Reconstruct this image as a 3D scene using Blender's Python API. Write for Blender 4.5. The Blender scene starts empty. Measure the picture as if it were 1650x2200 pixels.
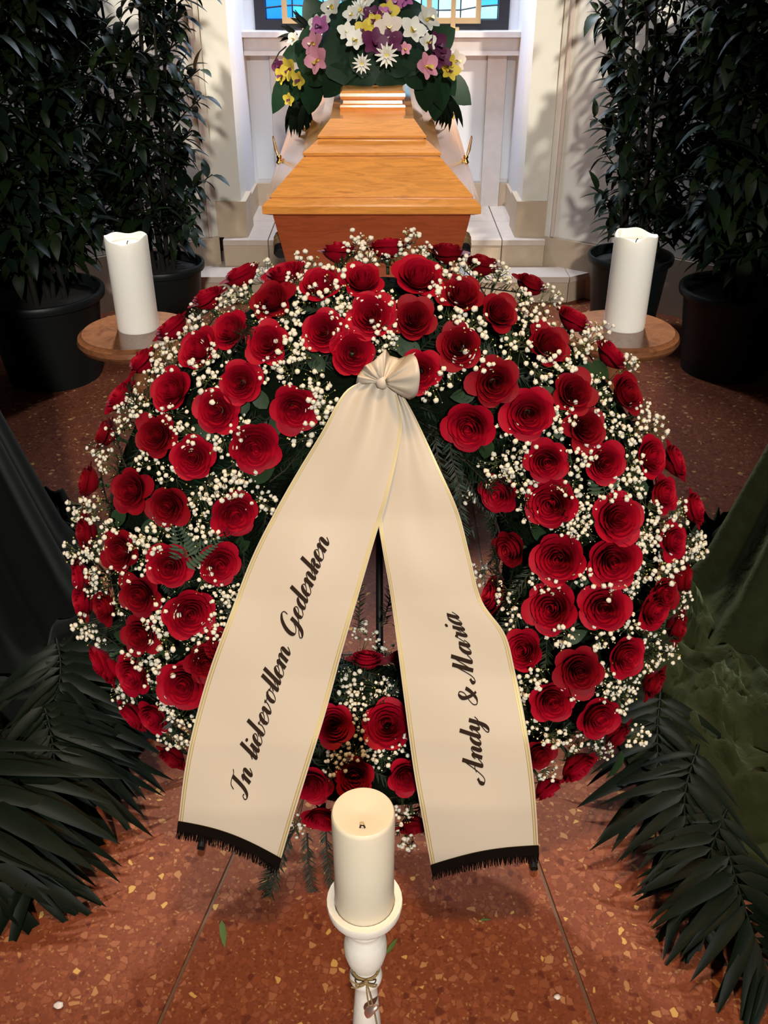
import bpy, bmesh, math, random
from mathutils import Vector, Matrix, noise
R_ = math.radians
random.seed(7)

# ------------------------------------------------------------------ camera, world, lights, exposure
scn = bpy.context.scene
COL = scn.collection
CAM_H, PITCH, FPX = 1.40, 31.5, 2000.0
cam_d = bpy.data.cameras.new('camera')
cam_d.sensor_fit = 'VERTICAL'
cam_d.sensor_height = 36.0
cam_d.lens = 36.0 * FPX / 2200.0
cam_d.clip_start = 0.05
cam = bpy.data.objects.new('camera', cam_d)
cam.location = (0, 0, CAM_H)
cam.rotation_euler = (R_(90 - PITCH), 0, 0)
COL.objects.link(cam)
scn.camera = cam
scn.view_settings.view_transform = 'Standard'
scn.view_settings.look = 'None'
scn.view_settings.gamma = 1.0
scn.view_settings.use_curve_mapping = False
scn.view_settings.exposure = 0.0

world = bpy.data.worlds.new('world')
scn.world = world
world.use_nodes = True
bg = world.node_tree.nodes['Background']
bg.inputs[0].default_value = (0.92, 0.90, 1.0, 1)
bg.inputs[1].default_value = 0.032


def lamp(name, kind, loc, target, energy, color, size=0.3, spot=60, blend=0.5):
    d = bpy.data.lights.new(name, kind)
    d.energy = energy
    d.color = color
    if kind == 'AREA':
        d.shape = 'DISK'
        d.size = size
    else:
        d.shadow_soft_size = size
    if kind == 'SPOT':
        d.spot_size = R_(spot)
        d.spot_blend = blend
    o = bpy.data.objects.new(name, d)
    o.location = loc
    v = Vector(target) - Vector(loc)
    o.rotation_euler = v.to_track_quat('-Z', 'Y').to_euler()
    COL.objects.link(o)
    return o


# nave spotlight behind the camera, warm downlight over the front floor, cool downlights inside the niche, wall washers at the sides
lamp('nave_spotlight', 'SPOT', (0.45, -4.2, 3.7), (0.0, 1.75, 0.58), 1600, (1.0, 0.95, 0.88), 0.20, 27, 0.5)
lamp('warm_ceiling_lamp', 'SPOT', (0.10, 0.62, 2.75), (0.02, 0.66, 0.0), 160, (1.0, 0.62, 0.30), 0.14, 60, 0.9)
lamp('niche_downlight', 'AREA', (-0.30, 4.55, 2.25), (-0.1, 3.8, 0.9), 32, (0.74, 0.83, 1.0), 0.30)
lamp('niche_downlight', 'AREA', (0.30, 4.55, 2.25), (0.1, 3.8, 0.9), 32, (0.74, 0.83, 1.0), 0.30)
lamp('coffin_fill_light', 'SPOT', (0.0, 2.15, 3.0), (-0.04, 3.05, 0.85), 90, (1.0, 0.93, 0.82), 0.08, 30, 0.6)  # added fill with no known fixture, brightens the coffin lid
lamp('wall_washer', 'SPOT', (-1.22, 2.55, 2.9), (-0.80, 4.25, 0.70), 400, (1.0, 0.93, 0.80), 0.05, 40, 0.6)
lamp('wall_washer', 'SPOT', (1.22, 2.55, 2.9), (0.80, 4.25, 0.70), 400, (1.0, 0.93, 0.80), 0.05, 40, 0.6)
lamp('table_spot', 'SPOT', (-0.80, 3.45, 2.65), (-0.56, 2.0, 0.65), 360, (1.0, 0.90, 0.72), 0.05, 20, 0.4)
lamp('table_spot', 'SPOT', (0.80, 3.45, 2.65), (0.54, 2.0, 0.65), 360, (1.0, 0.90, 0.72), 0.05, 20, 0.4)

# ------------------------------------------------------------------ pixel rays (frame 1650 x 2200) -> world points
TH = R_(PITCH)
FW = Vector((0, math.cos(TH), -math.sin(TH)))
UP = Vector((0, math.sin(TH), math.cos(TH)))
RT = Vector((1, 0, 0))
CC = Vector((0, 0, CAM_H))


def ray(x, y):
    return FW + RT * ((x - 825) / FPX) + UP * ((1100 - y) / FPX)


def on_z(x, y, z):
    d = ray(x, y)
    return CC + d * ((z - CAM_H) / d.z)


def on_y(x, y, Y):
    d = ray(x, y)
    return CC + d * (Y / d.y)


def at_k(x, y, k):
    return CC + ray(x, y) * k


def depth(p):
    return (Vector(p) - CC).dot(FW)


# ------------------------------------------------------------------ materials
MATS = {}


def mat(name, col, rough=0.6, metal=0.0, spec=0.5, sheen=0.0, sheen_col=(1, 1, 1), sss=0.0, sss_col=None,
        vary=0.0, vscale=20.0, bump=0.0, bscale=60.0, coat=0.0, trans=0.0, emit=None, estr=0.0):
    m = bpy.data.materials.new(name)
    m.use_nodes = True
    nt = m.node_tree
    b = nt.nodes['Principled BSDF']
    b.inputs['Base Color'].default_value = (*col, 1)
    b.inputs['Roughness'].default_value = rough
    b.inputs['Metallic'].default_value = metal
    b.inputs['Specular IOR Level'].default_value = spec
    b.inputs['Sheen Weight'].default_value = sheen
    b.inputs['Sheen Tint'].default_value = (*sheen_col, 1)
    b.inputs['Coat Weight'].default_value = coat
    b.inputs['Coat Roughness'].default_value = 0.12
    if sss:
        b.inputs['Subsurface Weight'].default_value = sss
        b.inputs['Subsurface Radius'].default_value = sss_col or (0.02, 0.012, 0.006)
        b.inputs['Subsurface Scale'].default_value = 1.0
    if emit:
        b.inputs['Emission Color'].default_value = (*emit, 1)
        b.inputs['Emission Strength'].default_value = estr
    tc = None
    if vary or bump:
        tc = nt.nodes.new('ShaderNodeTexCoord')
    if vary:
        n = nt.nodes.new('ShaderNodeTexNoise')
        n.inputs['Scale'].default_value = vscale
        n.inputs['Detail'].default_value = 4
        nt.links.new(tc.outputs['Object'], n.inputs['Vector'])
        mx = nt.nodes.new('ShaderNodeMix')
        mx.data_type = 'RGBA'
        mx.inputs[6].default_value = (*[c * (1 - vary) for c in col], 1)
        mx.inputs[7].default_value = (*[min(1, c * (1 + vary)) for c in col], 1)
        nt.links.new(n.outputs['Fac'], mx.inputs[0])
        nt.links.new(mx.outputs[2], b.inputs['Base Color'])
    if bump:
        n2 = nt.nodes.new('ShaderNodeTexNoise')
        n2.inputs['Scale'].default_value = bscale
        n2.inputs['Detail'].default_value = 5
        nt.links.new(tc.outputs['Object'], n2.inputs['Vector'])
        bp = nt.nodes.new('ShaderNodeBump')
        bp.inputs['Strength'].default_value = bump
        bp.inputs['Distance'].default_value = 0.01
        nt.links.new(n2.outputs['Fac'], bp.inputs['Height'])
        nt.links.new(bp.outputs['Normal'], b.inputs['Normal'])
    MATS[name] = m
    return m


def ramp(nt, stops, interp='LINEAR'):
    r = nt.nodes.new('ShaderNodeValToRGB')
    cr = r.color_ramp
    cr.interpolation = interp
    while len(cr.elements) > 1:
        cr.elements.remove(cr.elements[-1])
    cr.elements[0].position = stops[0][0]
    cr.elements[0].color = (*stops[0][1], 1)
    for p, c in stops[1:]:
        e = cr.elements.new(p)
        e.color = (*c, 1)
    return r


def terrazzo():
    m = mat('terrazzo', (0.2, 0.06, 0.03), 0.6, spec=0.14)
    nt = m.node_tree
    b = nt.nodes['Principled BSDF']
    tc = nt.nodes.new('ShaderNodeTexCoord')
    base = (0.155, 0.040, 0.016)

    def layer(scale, stops, lo, hi):
        v = nt.nodes.new('ShaderNodeTexVoronoi')
        v.inputs['Scale'].default_value = scale
        v.inputs['Randomness'].default_value = 1.0
        nz = nt.nodes.new('ShaderNodeTexNoise')
        nz.inputs['Scale'].default_value = scale * 0.9
        nt.links.new(tc.outputs['Object'], nz.inputs['Vector'])
        ad = nt.nodes.new('ShaderNodeVectorMath')
        ad.operation = 'MULTIPLY_ADD'
        ad.inputs[1].default_value = (0.35 / scale,) * 3
        nt.links.new(nz.outputs['Color'], ad.inputs[0])
        nt.links.new(tc.outputs['Object'], ad.inputs[2])
        nt.links.new(ad.outputs[0], v.inputs['Vector'])
        sp = nt.nodes.new('ShaderNodeSeparateColor')
        nt.links.new(v.outputs['Color'], sp.inputs[0])
        cr = ramp(nt, stops, 'CONSTANT')
        nt.links.new(sp.outputs[0], cr.inputs[0])
        e = nt.nodes.new('ShaderNodeTexVoronoi')
        e.feature = 'DISTANCE_TO_EDGE'
        e.inputs['Scale'].default_value = scale
        nt.links.new(ad.outputs[0], e.inputs['Vector'])
        mr = nt.nodes.new('ShaderNodeMapRange')
        mr.inputs[1].default_value = lo
        mr.inputs[2].default_value = hi
        nt.links.new(e.outputs['Distance'], mr.inputs[0])
        # only some cells are chips
        th = nt.nodes.new('ShaderNodeMath')
        th.operation = 'MULTIPLY'
        nt.links.new(mr.outputs[0], th.inputs[0])
        return sp, cr, th

    s1, c1, m1 = layer(78, [(0, (0.15, 0.038, 0.017)), (0.22, (0.21, 0.062, 0.026)), (0.45, (0.18, 0.047, 0.02)),
                            (0.58, (0.25, 0.088, 0.042)), (0.72, (0.095, 0.021, 0.011)), (0.80, (0.20, 0.06, 0.028)),
                            (0.91, (0.34, 0.16, 0.065)), (0.965, (0.46, 0.27, 0.08))], 0.05, 0.11)
    m1.inputs[1].default_value = 0.95
    s2, c2, m2 = layer(210, [(0, (0.15, 0.038, 0.016)), (0.4, (0.19, 0.055, 0.025)), (0.7, (0.11, 0.027, 0.013)),
                             (0.93, (0.30, 0.14, 0.055))], 0.05, 0.14)
    m2.inputs[1].default_value = 0.7
    big = nt.nodes.new('ShaderNodeTexNoise')
    big.inputs['Scale'].default_value = 2.2
    nt.links.new(tc.outputs['Object'], big.inputs['Vector'])
    x1 = nt.nodes.new('ShaderNodeMix')
    x1.data_type = 'RGBA'
    x1.inputs[6].default_value = (*base, 1)
    nt.links.new(m2.outputs[0], x1.inputs[0])
    nt.links.new(c2.outputs[0], x1.inputs[7])
    # chip selection: blue channel over threshold
    gt = nt.nodes.new('ShaderNodeMath')
    gt.operation = 'GREATER_THAN'
    gt.inputs[1].default_value = 0.42
    nt.links.new(s1.outputs[2], gt.inputs[0])
    mm = nt.nodes.new('ShaderNodeMath')
    mm.operation = 'MULTIPLY'
    nt.links.new(gt.outputs[0], mm.inputs[0])
    nt.links.new(m1.outputs[0], mm.inputs[1])
    x2 = nt.nodes.new('ShaderNodeMix')
    x2.data_type = 'RGBA'
    nt.links.new(mm.outputs[0], x2.inputs[0])
    nt.links.new(x1.outputs[2], x2.inputs[6])
    nt.links.new(c1.outputs[0], x2.inputs[7])
    hs = nt.nodes.new('ShaderNodeHueSaturation')
    mr = nt.nodes.new('ShaderNodeMapRange')
    mr.inputs[3].default_value = 0.85
    mr.inputs[4].default_value = 1.15
    nt.links.new(big.outputs['Fac'], mr.inputs[0])
    nt.links.new(mr.outputs[0], hs.inputs['Value'])
    nt.links.new(x2.outputs[2], hs.inputs['Color'])
    nt.links.new(hs.outputs[0], b.inputs['Base Color'])
    return m


def wood(name, c1, c2, rough, scale=(1, 1, 1), coat=0.4, axis='X', freq=9.0):
    m = mat(name, c1, rough, coat=coat)
    nt = m.node_tree
    b = nt.nodes['Principled BSDF']
    tc = nt.nodes.new('ShaderNodeTexCoord')
    mp = nt.nodes.new('ShaderNodeMapping')
    mp.inputs['Scale'].default_value = scale
    nt.links.new(tc.outputs['Object'], mp.inputs[0])
    n = nt.nodes.new('ShaderNodeTexNoise')
    n.inputs['Scale'].default_value = freq
    n.inputs['Detail'].default_value = 8
    n.inputs['Roughness'].default_value = 0.62
    n.inputs['Distortion'].default_value = 1.2
    nt.links.new(mp.outputs[0], n.inputs['Vector'])
    cr = ramp(nt, [(0.30, c2), (0.48, c1), (0.60, tuple(x * 1.18 for x in c1)), (0.72, c2)])
    nt.links.new(n.outputs['Fac'], cr.inputs[0])
    nt.links.new(cr.outputs[0], b.inputs['Base Color'])
    return m


M_terr = terrazzo()
M_joint = mat('floor_joint', (0.10, 0.045, 0.022), 0.7)
M_wall = mat('plaster_cream', (0.64, 0.62, 0.55), 0.7, vary=0.05, vscale=5, bump=0.08, bscale=40)
M_niche = mat('plaster_white', (0.62, 0.625, 0.65), 0.65, vary=0.04, vscale=5, bump=0.06, bscale=40)
M_stone = mat('beige_stone', (0.46, 0.36, 0.255), 0.5, vary=0.16, vscale=14, bump=0.05, bscale=120)
M_stone2 = mat('pale_stone', (0.54, 0.455, 0.385), 0.45, vary=0.10, vscale=18, bump=0.04, bscale=120)
M_marble = mat('grey_marble', (0.55, 0.50, 0.48), 0.4, vary=0.14, vscale=26)
M_grout = mat('grout', (0.25, 0.19, 0.14), 0.8)
M_frame = mat('black_window_frame', (0.012, 0.010, 0.016), 0.5)
M_brass = mat('satin_brass', (0.62, 0.42, 0.22), 0.38, metal=0.7)
M_gold = mat('polished_gold', (0.83, 0.55, 0.16), 0.18, metal=1.0)
M_black = mat('black_plastic', (0.008, 0.008, 0.009), 0.45)
M_blackmetal = mat('black_metal', (0.006, 0.005, 0.005), 0.5, spec=0.2)
M_white = mat('white_enamel', (0.78, 0.78, 0.82), 0.4)
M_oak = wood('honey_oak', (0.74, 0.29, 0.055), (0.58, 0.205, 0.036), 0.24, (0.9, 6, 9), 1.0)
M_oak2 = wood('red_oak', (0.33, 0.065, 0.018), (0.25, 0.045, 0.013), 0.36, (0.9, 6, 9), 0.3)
M_tablewood = wood('varnished_walnut', (0.20, 0.075, 0.03), (0.12, 0.04, 0.017), 0.25, (3, 3, 10), 0.6)
M_pot = mat('dark_green_pot', (0.006, 0.009, 0.009), 0.45, spec=0.3, bump=0.05, bscale=80)
M_soil = mat('potting_soil', (0.012, 0.009, 0.007), 0.95, bump=0.6, bscale=120)
M_bark = mat('bark', (0.010, 0.009, 0.006), 0.85, spec=0.2)
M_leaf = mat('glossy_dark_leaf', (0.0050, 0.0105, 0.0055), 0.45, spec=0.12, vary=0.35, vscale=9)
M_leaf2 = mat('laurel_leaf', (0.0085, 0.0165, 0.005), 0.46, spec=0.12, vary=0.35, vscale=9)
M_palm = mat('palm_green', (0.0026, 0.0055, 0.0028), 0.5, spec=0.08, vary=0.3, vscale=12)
M_velvet_l = mat('black_green_velvet', (0.0032, 0.0042, 0.0034), 0.85, spec=0.1, sheen=0.06, sheen_col=(0.35, 0.42, 0.36), vary=0.3, vscale=30)
M_velvet_r = mat('olive_velvet', (0.014, 0.017, 0.005), 0.85, spec=0.1, sheen=0.14, bump=1.0, bscale=22, sheen_col=(0.45, 0.55, 0.3), vary=0.4, vscale=26)
M_rose = mat('red_petal', (0.28, 0.0012, 0.012), 0.6, spec=0.12, vary=0.16, vscale=30)
M_rose2 = mat('dark_red_petal', (0.17, 0.0010, 0.006), 0.6, spec=0.12, vary=0.16, vscale=30)
M_sepal = mat('sepal_green', (0.03, 0.055, 0.018), 0.6)
M_floret = mat('white_floret', (0.70, 0.66, 0.54), 0.7, bump=0.3, bscale=500)
M_bud = mat('green_bud', (0.42, 0.40, 0.12), 0.7)
M_gstem = mat('fine_stem', (0.055, 0.07, 0.02), 0.7)
M_fir = mat('fir_needle', (0.008, 0.020, 0.009), 0.5, spec=0.2, vary=0.35, vscale=30)
M_moss = mat('dark_moss', (0.0035, 0.007, 0.003), 0.95, spec=0.05, bump=1.0, bscale=160)
M_twig = mat('fir_twig_bark', (0.025, 0.015, 0.008), 0.8)
M_rleaf = mat('rose_leaf', (0.016, 0.036, 0.013), 0.55, spec=0.2, vary=0.3, vscale=25)
M_satin = mat('cream_satin', (0.51, 0.445, 0.355), 0.42, spec=0.3)
M_goldthread = mat('gold_thread', (0.70, 0.55, 0.20), 0.35, metal=0.6)
M_ink = mat('dark_brown_print', (0.022, 0.011, 0.006), 0.7, spec=0.1)
M_fringe = mat('black_fringe', (0.005, 0.003, 0.0025), 0.9, spec=0.05)
M_wax = mat('ivory_wax', (0.74, 0.67, 0.52), 0.45, sss=0.25, sss_col=(0.02, 0.014, 0.007), spec=0.4)
M_wax2 = mat('white_wax', (0.90, 0.87, 0.79), 0.45, sss=0.2, sss_col=(0.02, 0.016, 0.01), spec=0.4)
M_wick = mat('charred_wick', (0.01, 0.008, 0.006), 0.9)
M_whitewood = mat('white_paint', (0.80, 0.75, 0.66), 0.55, bump=0.1, bscale=60)
M_twine = mat('jute_twine', (0.35, 0.23, 0.09), 0.9, bump=0.6, bscale=600)
M_rosegold = mat('rose_gold_metal', (0.85, 0.58, 0.46), 0.32, metal=0.85)
M_orw = mat('white_petal', (0.78, 0.76, 0.68), 0.6)
M_ory = mat('yellow_petal', (0.68, 0.52, 0.06), 0.6)
M_orp = mat('pink_petal', (0.62, 0.26, 0.34), 0.6, vary=0.2, vscale=40)
M_orm = mat('magenta_petal', (0.50, 0.15, 0.38), 0.6, vary=0.2, vscale=40)
M_ord = mat('plum_petal', (0.10, 0.010, 0.055), 0.6, vary=0.3, vscale=40)
M_orc = mat('cream_petal', (0.70, 0.58, 0.50), 0.6)
M_bigleaf = mat('broad_leaf', (0.010, 0.030, 0.013), 0.45, spec=0.25, vary=0.3, vscale=16)
M_drygreen = mat('fresh_leaf', (0.07, 0.12, 0.025), 0.5)


# ------------------------------------------------------------------ mesh building
class MB:
    def __init__(self):
        self.v, self.f, self.m = [], [], []

    def add(self, vs, fs, mi=0):
        o = len(self.v)
        self.v += [tuple(p) for p in vs]
        self.f += [tuple(i + o for i in f) for f in fs]
        self.m += [mi] * len(fs)
        return self

    def box(self, x0, x1, y0, y1, z0, z1, mi=0, M=None):
        vs = [Vector(p) for p in ((x0, y0, z0), (x1, y0, z0), (x1, y1, z0), (x0, y1, z0), (x0, y0, z1), (x1, y0, z1), (x1, y1, z1), (x0, y1, z1))]
        if M:
            vs = [M @ p for p in vs]
        return self.add(vs, [(0, 3, 2, 1), (4, 5, 6, 7), (0, 1, 5, 4), (1, 2, 6, 5), (2, 3, 7, 6), (3, 0, 4, 7)], mi)

    def prism(self, poly, z0, z1, mi=0):
        n = len(poly)
        vs = [(p[0], p[1], z0) for p in poly] + [(p[0], p[1], z1) for p in poly]
        fs = [tuple(range(n))[::-1], tuple(range(n, 2 * n))]
        fs += [(i, (i + 1) % n, n + (i + 1) % n, n + i) for i in range(n)]
        return self.add(vs, fs, mi)

    def tube(self, pts, rad, n=6, mi=0, cap=True):
        pts = [Vector(p) for p in pts]
        if not isinstance(rad, (list, tuple)):
            rad = [rad] * len(pts)
        vs, fs = [], []
        ref = Vector((0, 0, 1))
        for i, p in enumerate(pts):
            d = (pts[min(i + 1, len(pts) - 1)] - pts[max(i - 1, 0)])
            d = d.normalized() if d.length > 1e-9 else Vector((0, 0, 1))
            if abs(d.dot(ref)) > 0.95:
                ref = Vector((1, 0, 0)) if abs(d.x) < 0.9 else Vector((0, 1, 0))
            a = d.cross(ref).normalized()
            b = d.cross(a)
            ref = -b if False else ref
            for j in range(n):
                t = 2 * math.pi * j / n
                vs.append(p + (a * math.cos(t) + b * math.sin(t)) * rad[i])
        for i in range(len(pts) - 1):
            for j in range(n):
                fs.append((i * n + j, i * n + (j + 1) % n, (i + 1) * n + (j + 1) % n, (i + 1) * n + j))
        if cap:
            fs.append(tuple(range(n)))
            fs.append(tuple(range((len(pts) - 1) * n, len(pts) * n))[::-1])
        return self.add(vs, fs, mi)

    def lathe(self, prof, n=32, mi=0, c=(0, 0, 0), wob=None):
        vs, fs = [], []
        for k, (r, z) in enumerate(prof):
            for j in range(n):
                t = 2 * math.pi * j / n
                dz = wob(k, t) if wob else 0
                vs.append((c[0] + r * math.cos(t), c[1] + r * math.sin(t), c[2] + z + dz))
        for k in range(len(prof) - 1):
            for j in range(n):
                fs.append((k * n + j, k * n + (j + 1) % n, (k + 1) * n + (j + 1) % n, (k + 1) * n + j))
        if prof[0][0] > 1e-5:
            fs.append(tuple(range(n))[::-1])
        if prof[-1][0] > 1e-5:
            fs.append(tuple(range((len(prof) - 1) * n, len(prof) * n)))
        return self.add(vs, fs, mi)

    def grid(self, fn, nu, nv, mi=0, flip=False):
        vs = [fn(i / nu, j / nv) for j in range(nv + 1) for i in range(nu + 1)]
        fs = []
        for j in range(nv):
            for i in range(nu):
                a = j * (nu + 1) + i
                q = (a, a + 1, a + nu + 2, a + nu + 1)
                fs.append(q[::-1] if flip else q)
        return self.add(vs, fs, mi)

    def loft(self, rings, mi=0, cap0=True, cap1=True):
        n = len(rings[0])
        vs = [p for r in rings for p in r]
        fs = []
        for k in range(len(rings) - 1):
            for j in range(n):
                fs.append((k * n + j, k * n + (j + 1) % n, (k + 1) * n + (j + 1) % n, (k + 1) * n + j))
        if cap0:
            fs.append(tuple(range(n))[::-1])
        if cap1:
            fs.append(tuple(range((len(rings) - 1) * n, len(rings) * n)))
        return self.add(vs, fs, mi)

    def ball(self, c, r, sub=1, jit=0.0, mi=0, sc=(1, 1, 1)):
        vs, fs = ico(sub)
        out = []
        for v in vs:
            k = r * (1 + random.uniform(-jit, jit))
            out.append((c[0] + v[0] * k * sc[0], c[1] + v[1] * k * sc[1], c[2] + v[2] * k * sc[2]))
        return self.add(out, fs, mi)

    def mesh(self, name, mats, smooth=True):
        me = bpy.data.meshes.new(name)
        me.from_pydata(self.v, [], self.f)
        if not isinstance(mats, (list, tuple)):
            mats = [mats]
        for m in mats:
            me.materials.append(m)
        me.polygons.foreach_set('material_index', self.m)
        me.polygons.foreach_set('use_smooth', [smooth] * len(self.f))
        me.update()
        return me

    def build(self, name, mats, parent=None, smooth=False, auto=None, loc=None):
        """auto = angle in degrees: smooth shading with sharp edges above it"""
        me = self.mesh(name, mats, smooth or bool(auto))
        if auto:
            bm = bmesh.new()
            bm.from_mesh(me)
            bmesh.ops.remove_doubles(bm, verts=bm.verts, dist=1e-6)
            bmesh.ops.recalc_face_normals(bm, faces=bm.faces)
            for e in bm.edges:
                if len(e.link_faces) == 2 and e.calc_face_angle(0) > R_(auto):
                    e.smooth = False
            bm.to_mesh(me)
            bm.free()
        return link(me, name, parent, loc)


_ICO = {}


def ico(sub):
    if sub not in _ICO:
        bm = bmesh.new()
        bmesh.ops.create_icosphere(bm, subdivisions=sub, radius=1)
        _ICO[sub] = ([tuple(v.co) for v in bm.verts], [tuple(v.index for v in f.verts) for f in bm.faces])
        bm.free()
    return _ICO[sub]


WLOC = {}


def link(me, name, parent=None, loc=None, M=None):
    """link a mesh object; mesh coordinates are in world space unless M (world matrix) is given"""
    o = bpy.data.objects.new(name, me)
    COL.objects.link(o)
    if parent is not None:
        o.parent = parent
        pl = WLOC.get(parent.name, Matrix.Identity(4))
        W = M if M is not None else Matrix.Identity(4)
        o.matrix_local = pl.inverted() @ W
        WLOC[o.name] = W
    else:
        if M is not None:
            o.matrix_world = M
            WLOC[o.name] = M
    return o


def empty(name, loc):
    o = bpy.data.objects.new(name, None)
    o.empty_display_size = 0.05
    o.location = loc
    COL.objects.link(o)
    WLOC[o.name] = Matrix.Translation(loc)
    return o


def tag(o, label=None, cat=None, group=None, kind=None):
    if label:
        o['label'] = label
    if cat:
        o['category'] = cat
    if group:
        o['group'] = group
    if kind:
        o['kind'] = kind
    return o


def frame_z(p, n, spin=0.0, s=1.0, up=Vector((0, 0, 1))):
    """matrix with local Z along n"""
    z = Vector(n).normalized()
    x = up.cross(z)
    if x.length < 1e-3:
        x = Vector((1, 0, 0))
    x.normalize()
    y = z.cross(x)
    M = Matrix((x, y, z)).transposed().to_4x4()
    return Matrix.Translation(p) @ M @ Matrix.Rotation(spin, 4, 'Z') @ Matrix.Scale(s, 4)


def frame_y(p, d, nrm, s=1.0):
    """matrix with local Y along d and local Z near nrm"""
    y = Vector(d).normalized()
    x = y.cross(Vector(nrm))
    if x.length < 1e-3:
        x = y.orthogonal()
    x.normalize()
    z = x.cross(y)
    return Matrix.Translation(p) @ Matrix((x, y, z)).transposed().to_4x4() @ Matrix.Scale(s, 4)


def catmull(pts, n=8):
    pts = [Vector(p) for p in pts]
    out = []
    P = [pts[0] * 2 - pts[1]] + pts + [pts[-1] * 2 - pts[-2]]
    for i in range(1, len(P) - 2):
        for k in range(n):
            t = k / n
            a, b, c, d = P[i - 1], P[i], P[i + 1], P[i + 2]
            out.append(0.5 * ((2 * b) + (c - a) * t + (2 * a - 5 * b + 4 * c - d) * t * t + (3 * b - a - 3 * c + d) * t ** 3))
    out.append(pts[-1])
    return out


def lerp_path(pts, t):
    """pts: list of vectors, t in 0..1 by arc length (piecewise linear)"""
    L = [0]
    for a, b in zip(pts, pts[1:]):
        L.append(L[-1] + (Vector(b) - Vector(a)).length)
    s = t * L[-1]
    for i in range(len(pts) - 1):
        if s <= L[i + 1] or i == len(pts) - 2:
            k = (s - L[i]) / max(1e-9, L[i + 1] - L[i])
            return Vector(pts[i]).lerp(Vector(pts[i + 1]), min(1, max(0, k)))


# ================================================================== SETTING
# ---- floor: mortar bed with terrazzo slabs, radial joints
fl = MB().box(-3.2, 3.2, -1.2, 5.2, -0.06, -0.004).build('floor', M_joint)
tag(fl, 'red brown terrazzo floor in large slabs', None, None, 'structure')


def jx(side, y):      # joint lines seen at the bottom of the photo
    if side < 0:
        return -0.27 - 0.23 * (1.11 - y)
    return 0.279 + 0.16 * (1.06 - y)


g = 0.0035
JL, JR = jx(-1, 1.2), jx(1, 1.2)
for poly in ([(-3.2, -1.2), (jx(-1, -1.2) - g, -1.2), (JL - g, 1.2), (JL - g, 5.2), (-3.2, 5.2)],
             [(jx(-1, -1.2) + g, -1.2), (jx(1, -1.2) - g, -1.2), (JR - g, 1.2), (JR - g, 5.2), (JL + g, 5.2), (JL + g, 1.2)],
             [(jx(1, -1.2) + g, -1.2), (3.2, -1.2), (3.2, 5.2), (JR + g, 5.2), (JR + g, 1.2)]):
    MB().prism(poly, -0.03, 0.0).build('terrazzo_slab', M_terr, fl)

# ---- steps
ST = 0.12
s1 = MB().prism([(-1.04, 4.23), (-0.87, 4.12), (0.83, 4.12), (1.0, 4.23), (1.0, 4.6), (-1.04, 4.6)], 0.0, ST - 0.024).build('step', M_grout)
tag(s1, 'lower beige stone step in front of the niche', None, None, 'structure')
for a, b in ((-0.87, -0.30), (-0.297, 0.297), (0.30, 0.83)):
    MB().box(a + .0015, b - .0015, 4.11, 4.135, 0.0, ST - 0.026).build('riser_block', M_stone, s1)
    MB().box(a + .001, b - .001, 4.10, 4.34, ST - 0.026, ST).build('tread_slab', M_stone2, s1)
for sx in (-1, 1):
    x0, x1 = (-0.872, -1.04) if sx < 0 else (0.832, 1.0)
    MB().prism([(x0, 4.10), (x1, 4.215), (x1, 4.34), (x0, 4.34)][::sx], ST - 0.026, ST).build('tread_slab', M_stone2, s1)
    MB().prism([(x0, 4.11), (x1, 4.225), (x1, 4.245), (x0, 4.135)][::sx], 0.0, ST - 0.026).build('riser_block', M_stone, s1)
s2 = MB().box(-0.74, 0.74, 4.29, 5.0, 0.0, 2 * ST - 0.024).build('step', M_grout)
tag(s2, 'upper beige stone step forming the niche floor', None, None, 'structure')
for a, b in ((-0.735, -0.53), (-0.527, 0.537), (0.54, 0.735)):
    MB().box(a + .0015, b - .0015, 4.27, 4.30, ST, 2 * ST - 0.024).build('riser_block', M_stone, s2)
    for y0, y1 in ((4.262, 4.60), (4.603, 5.0)):
        MB().box(a + .001, b - .001, y0, y1, 2 * ST - 0.024, 2 * ST).build('tread_slab', M_stone2, s2)

# ---- niche back wall, pilasters, sill
NB = 4.93
wb = MB()
wb.box(-0.80, 0.80, NB, NB + 0.12, 0.0, 1.00)
wb.box(-0.80, -0.60, NB, NB + 0.12, 1.00, 2.6)
wb.box(0.57, 0.80, NB, NB + 0.12, 1.00, 2.6)
wb = wb.build('wall_back', M_niche)
tag(wb, 'white back wall of the niche with flat pilasters', None, None, 'structure')
for a, b in ((-0.545, -0.455), (0.495, 0.585)):
    MB().box(a, b, NB - 0.03, NB, 0.24, 0.955).build('pilaster', M_marble, wb)
MB().box(-0.448, 0.488, NB - 0.008, NB, 0.36, 0.94).build('wall_panel', M_niche, wb)
for a, b in ((-0.64, -0.55), (0.59, 0.64)):
    MB().box(a, b, NB - 0.006, NB, 0.37, 0.94).build('wall_panel', M_niche, wb)
bb = MB().box(-0.455, 0.495, NB - 0.018, NB, 0.24, 0.35).build('baseboard_back', M_stone)
tag(bb, 'beige stone baseboard of the niche', None, None, 'structure')
for a, b in ((-0.65, -0.547), (0.587, 0.65)):
    MB().box(a, b, NB - 0.022, NB, 0.24, 0.352).build('stone_block', M_stone, bb)
sl = MB()
sl.box(-0.655, 0.635, NB - 0.10, NB + 0.05, 0.945, 0.965)
sl.box(-0.655, 0.635, NB - 0.09, NB + 0.05, 0.965, 1.022)
sl.box(-0.665, 0.645, NB - 0.115, NB + 0.05, 1.022, 1.045)
sl = sl.build('trim_1', M_marble)
tag(sl, 'pale marble window sill ledge behind the coffin', None, None, 'structure')

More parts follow.
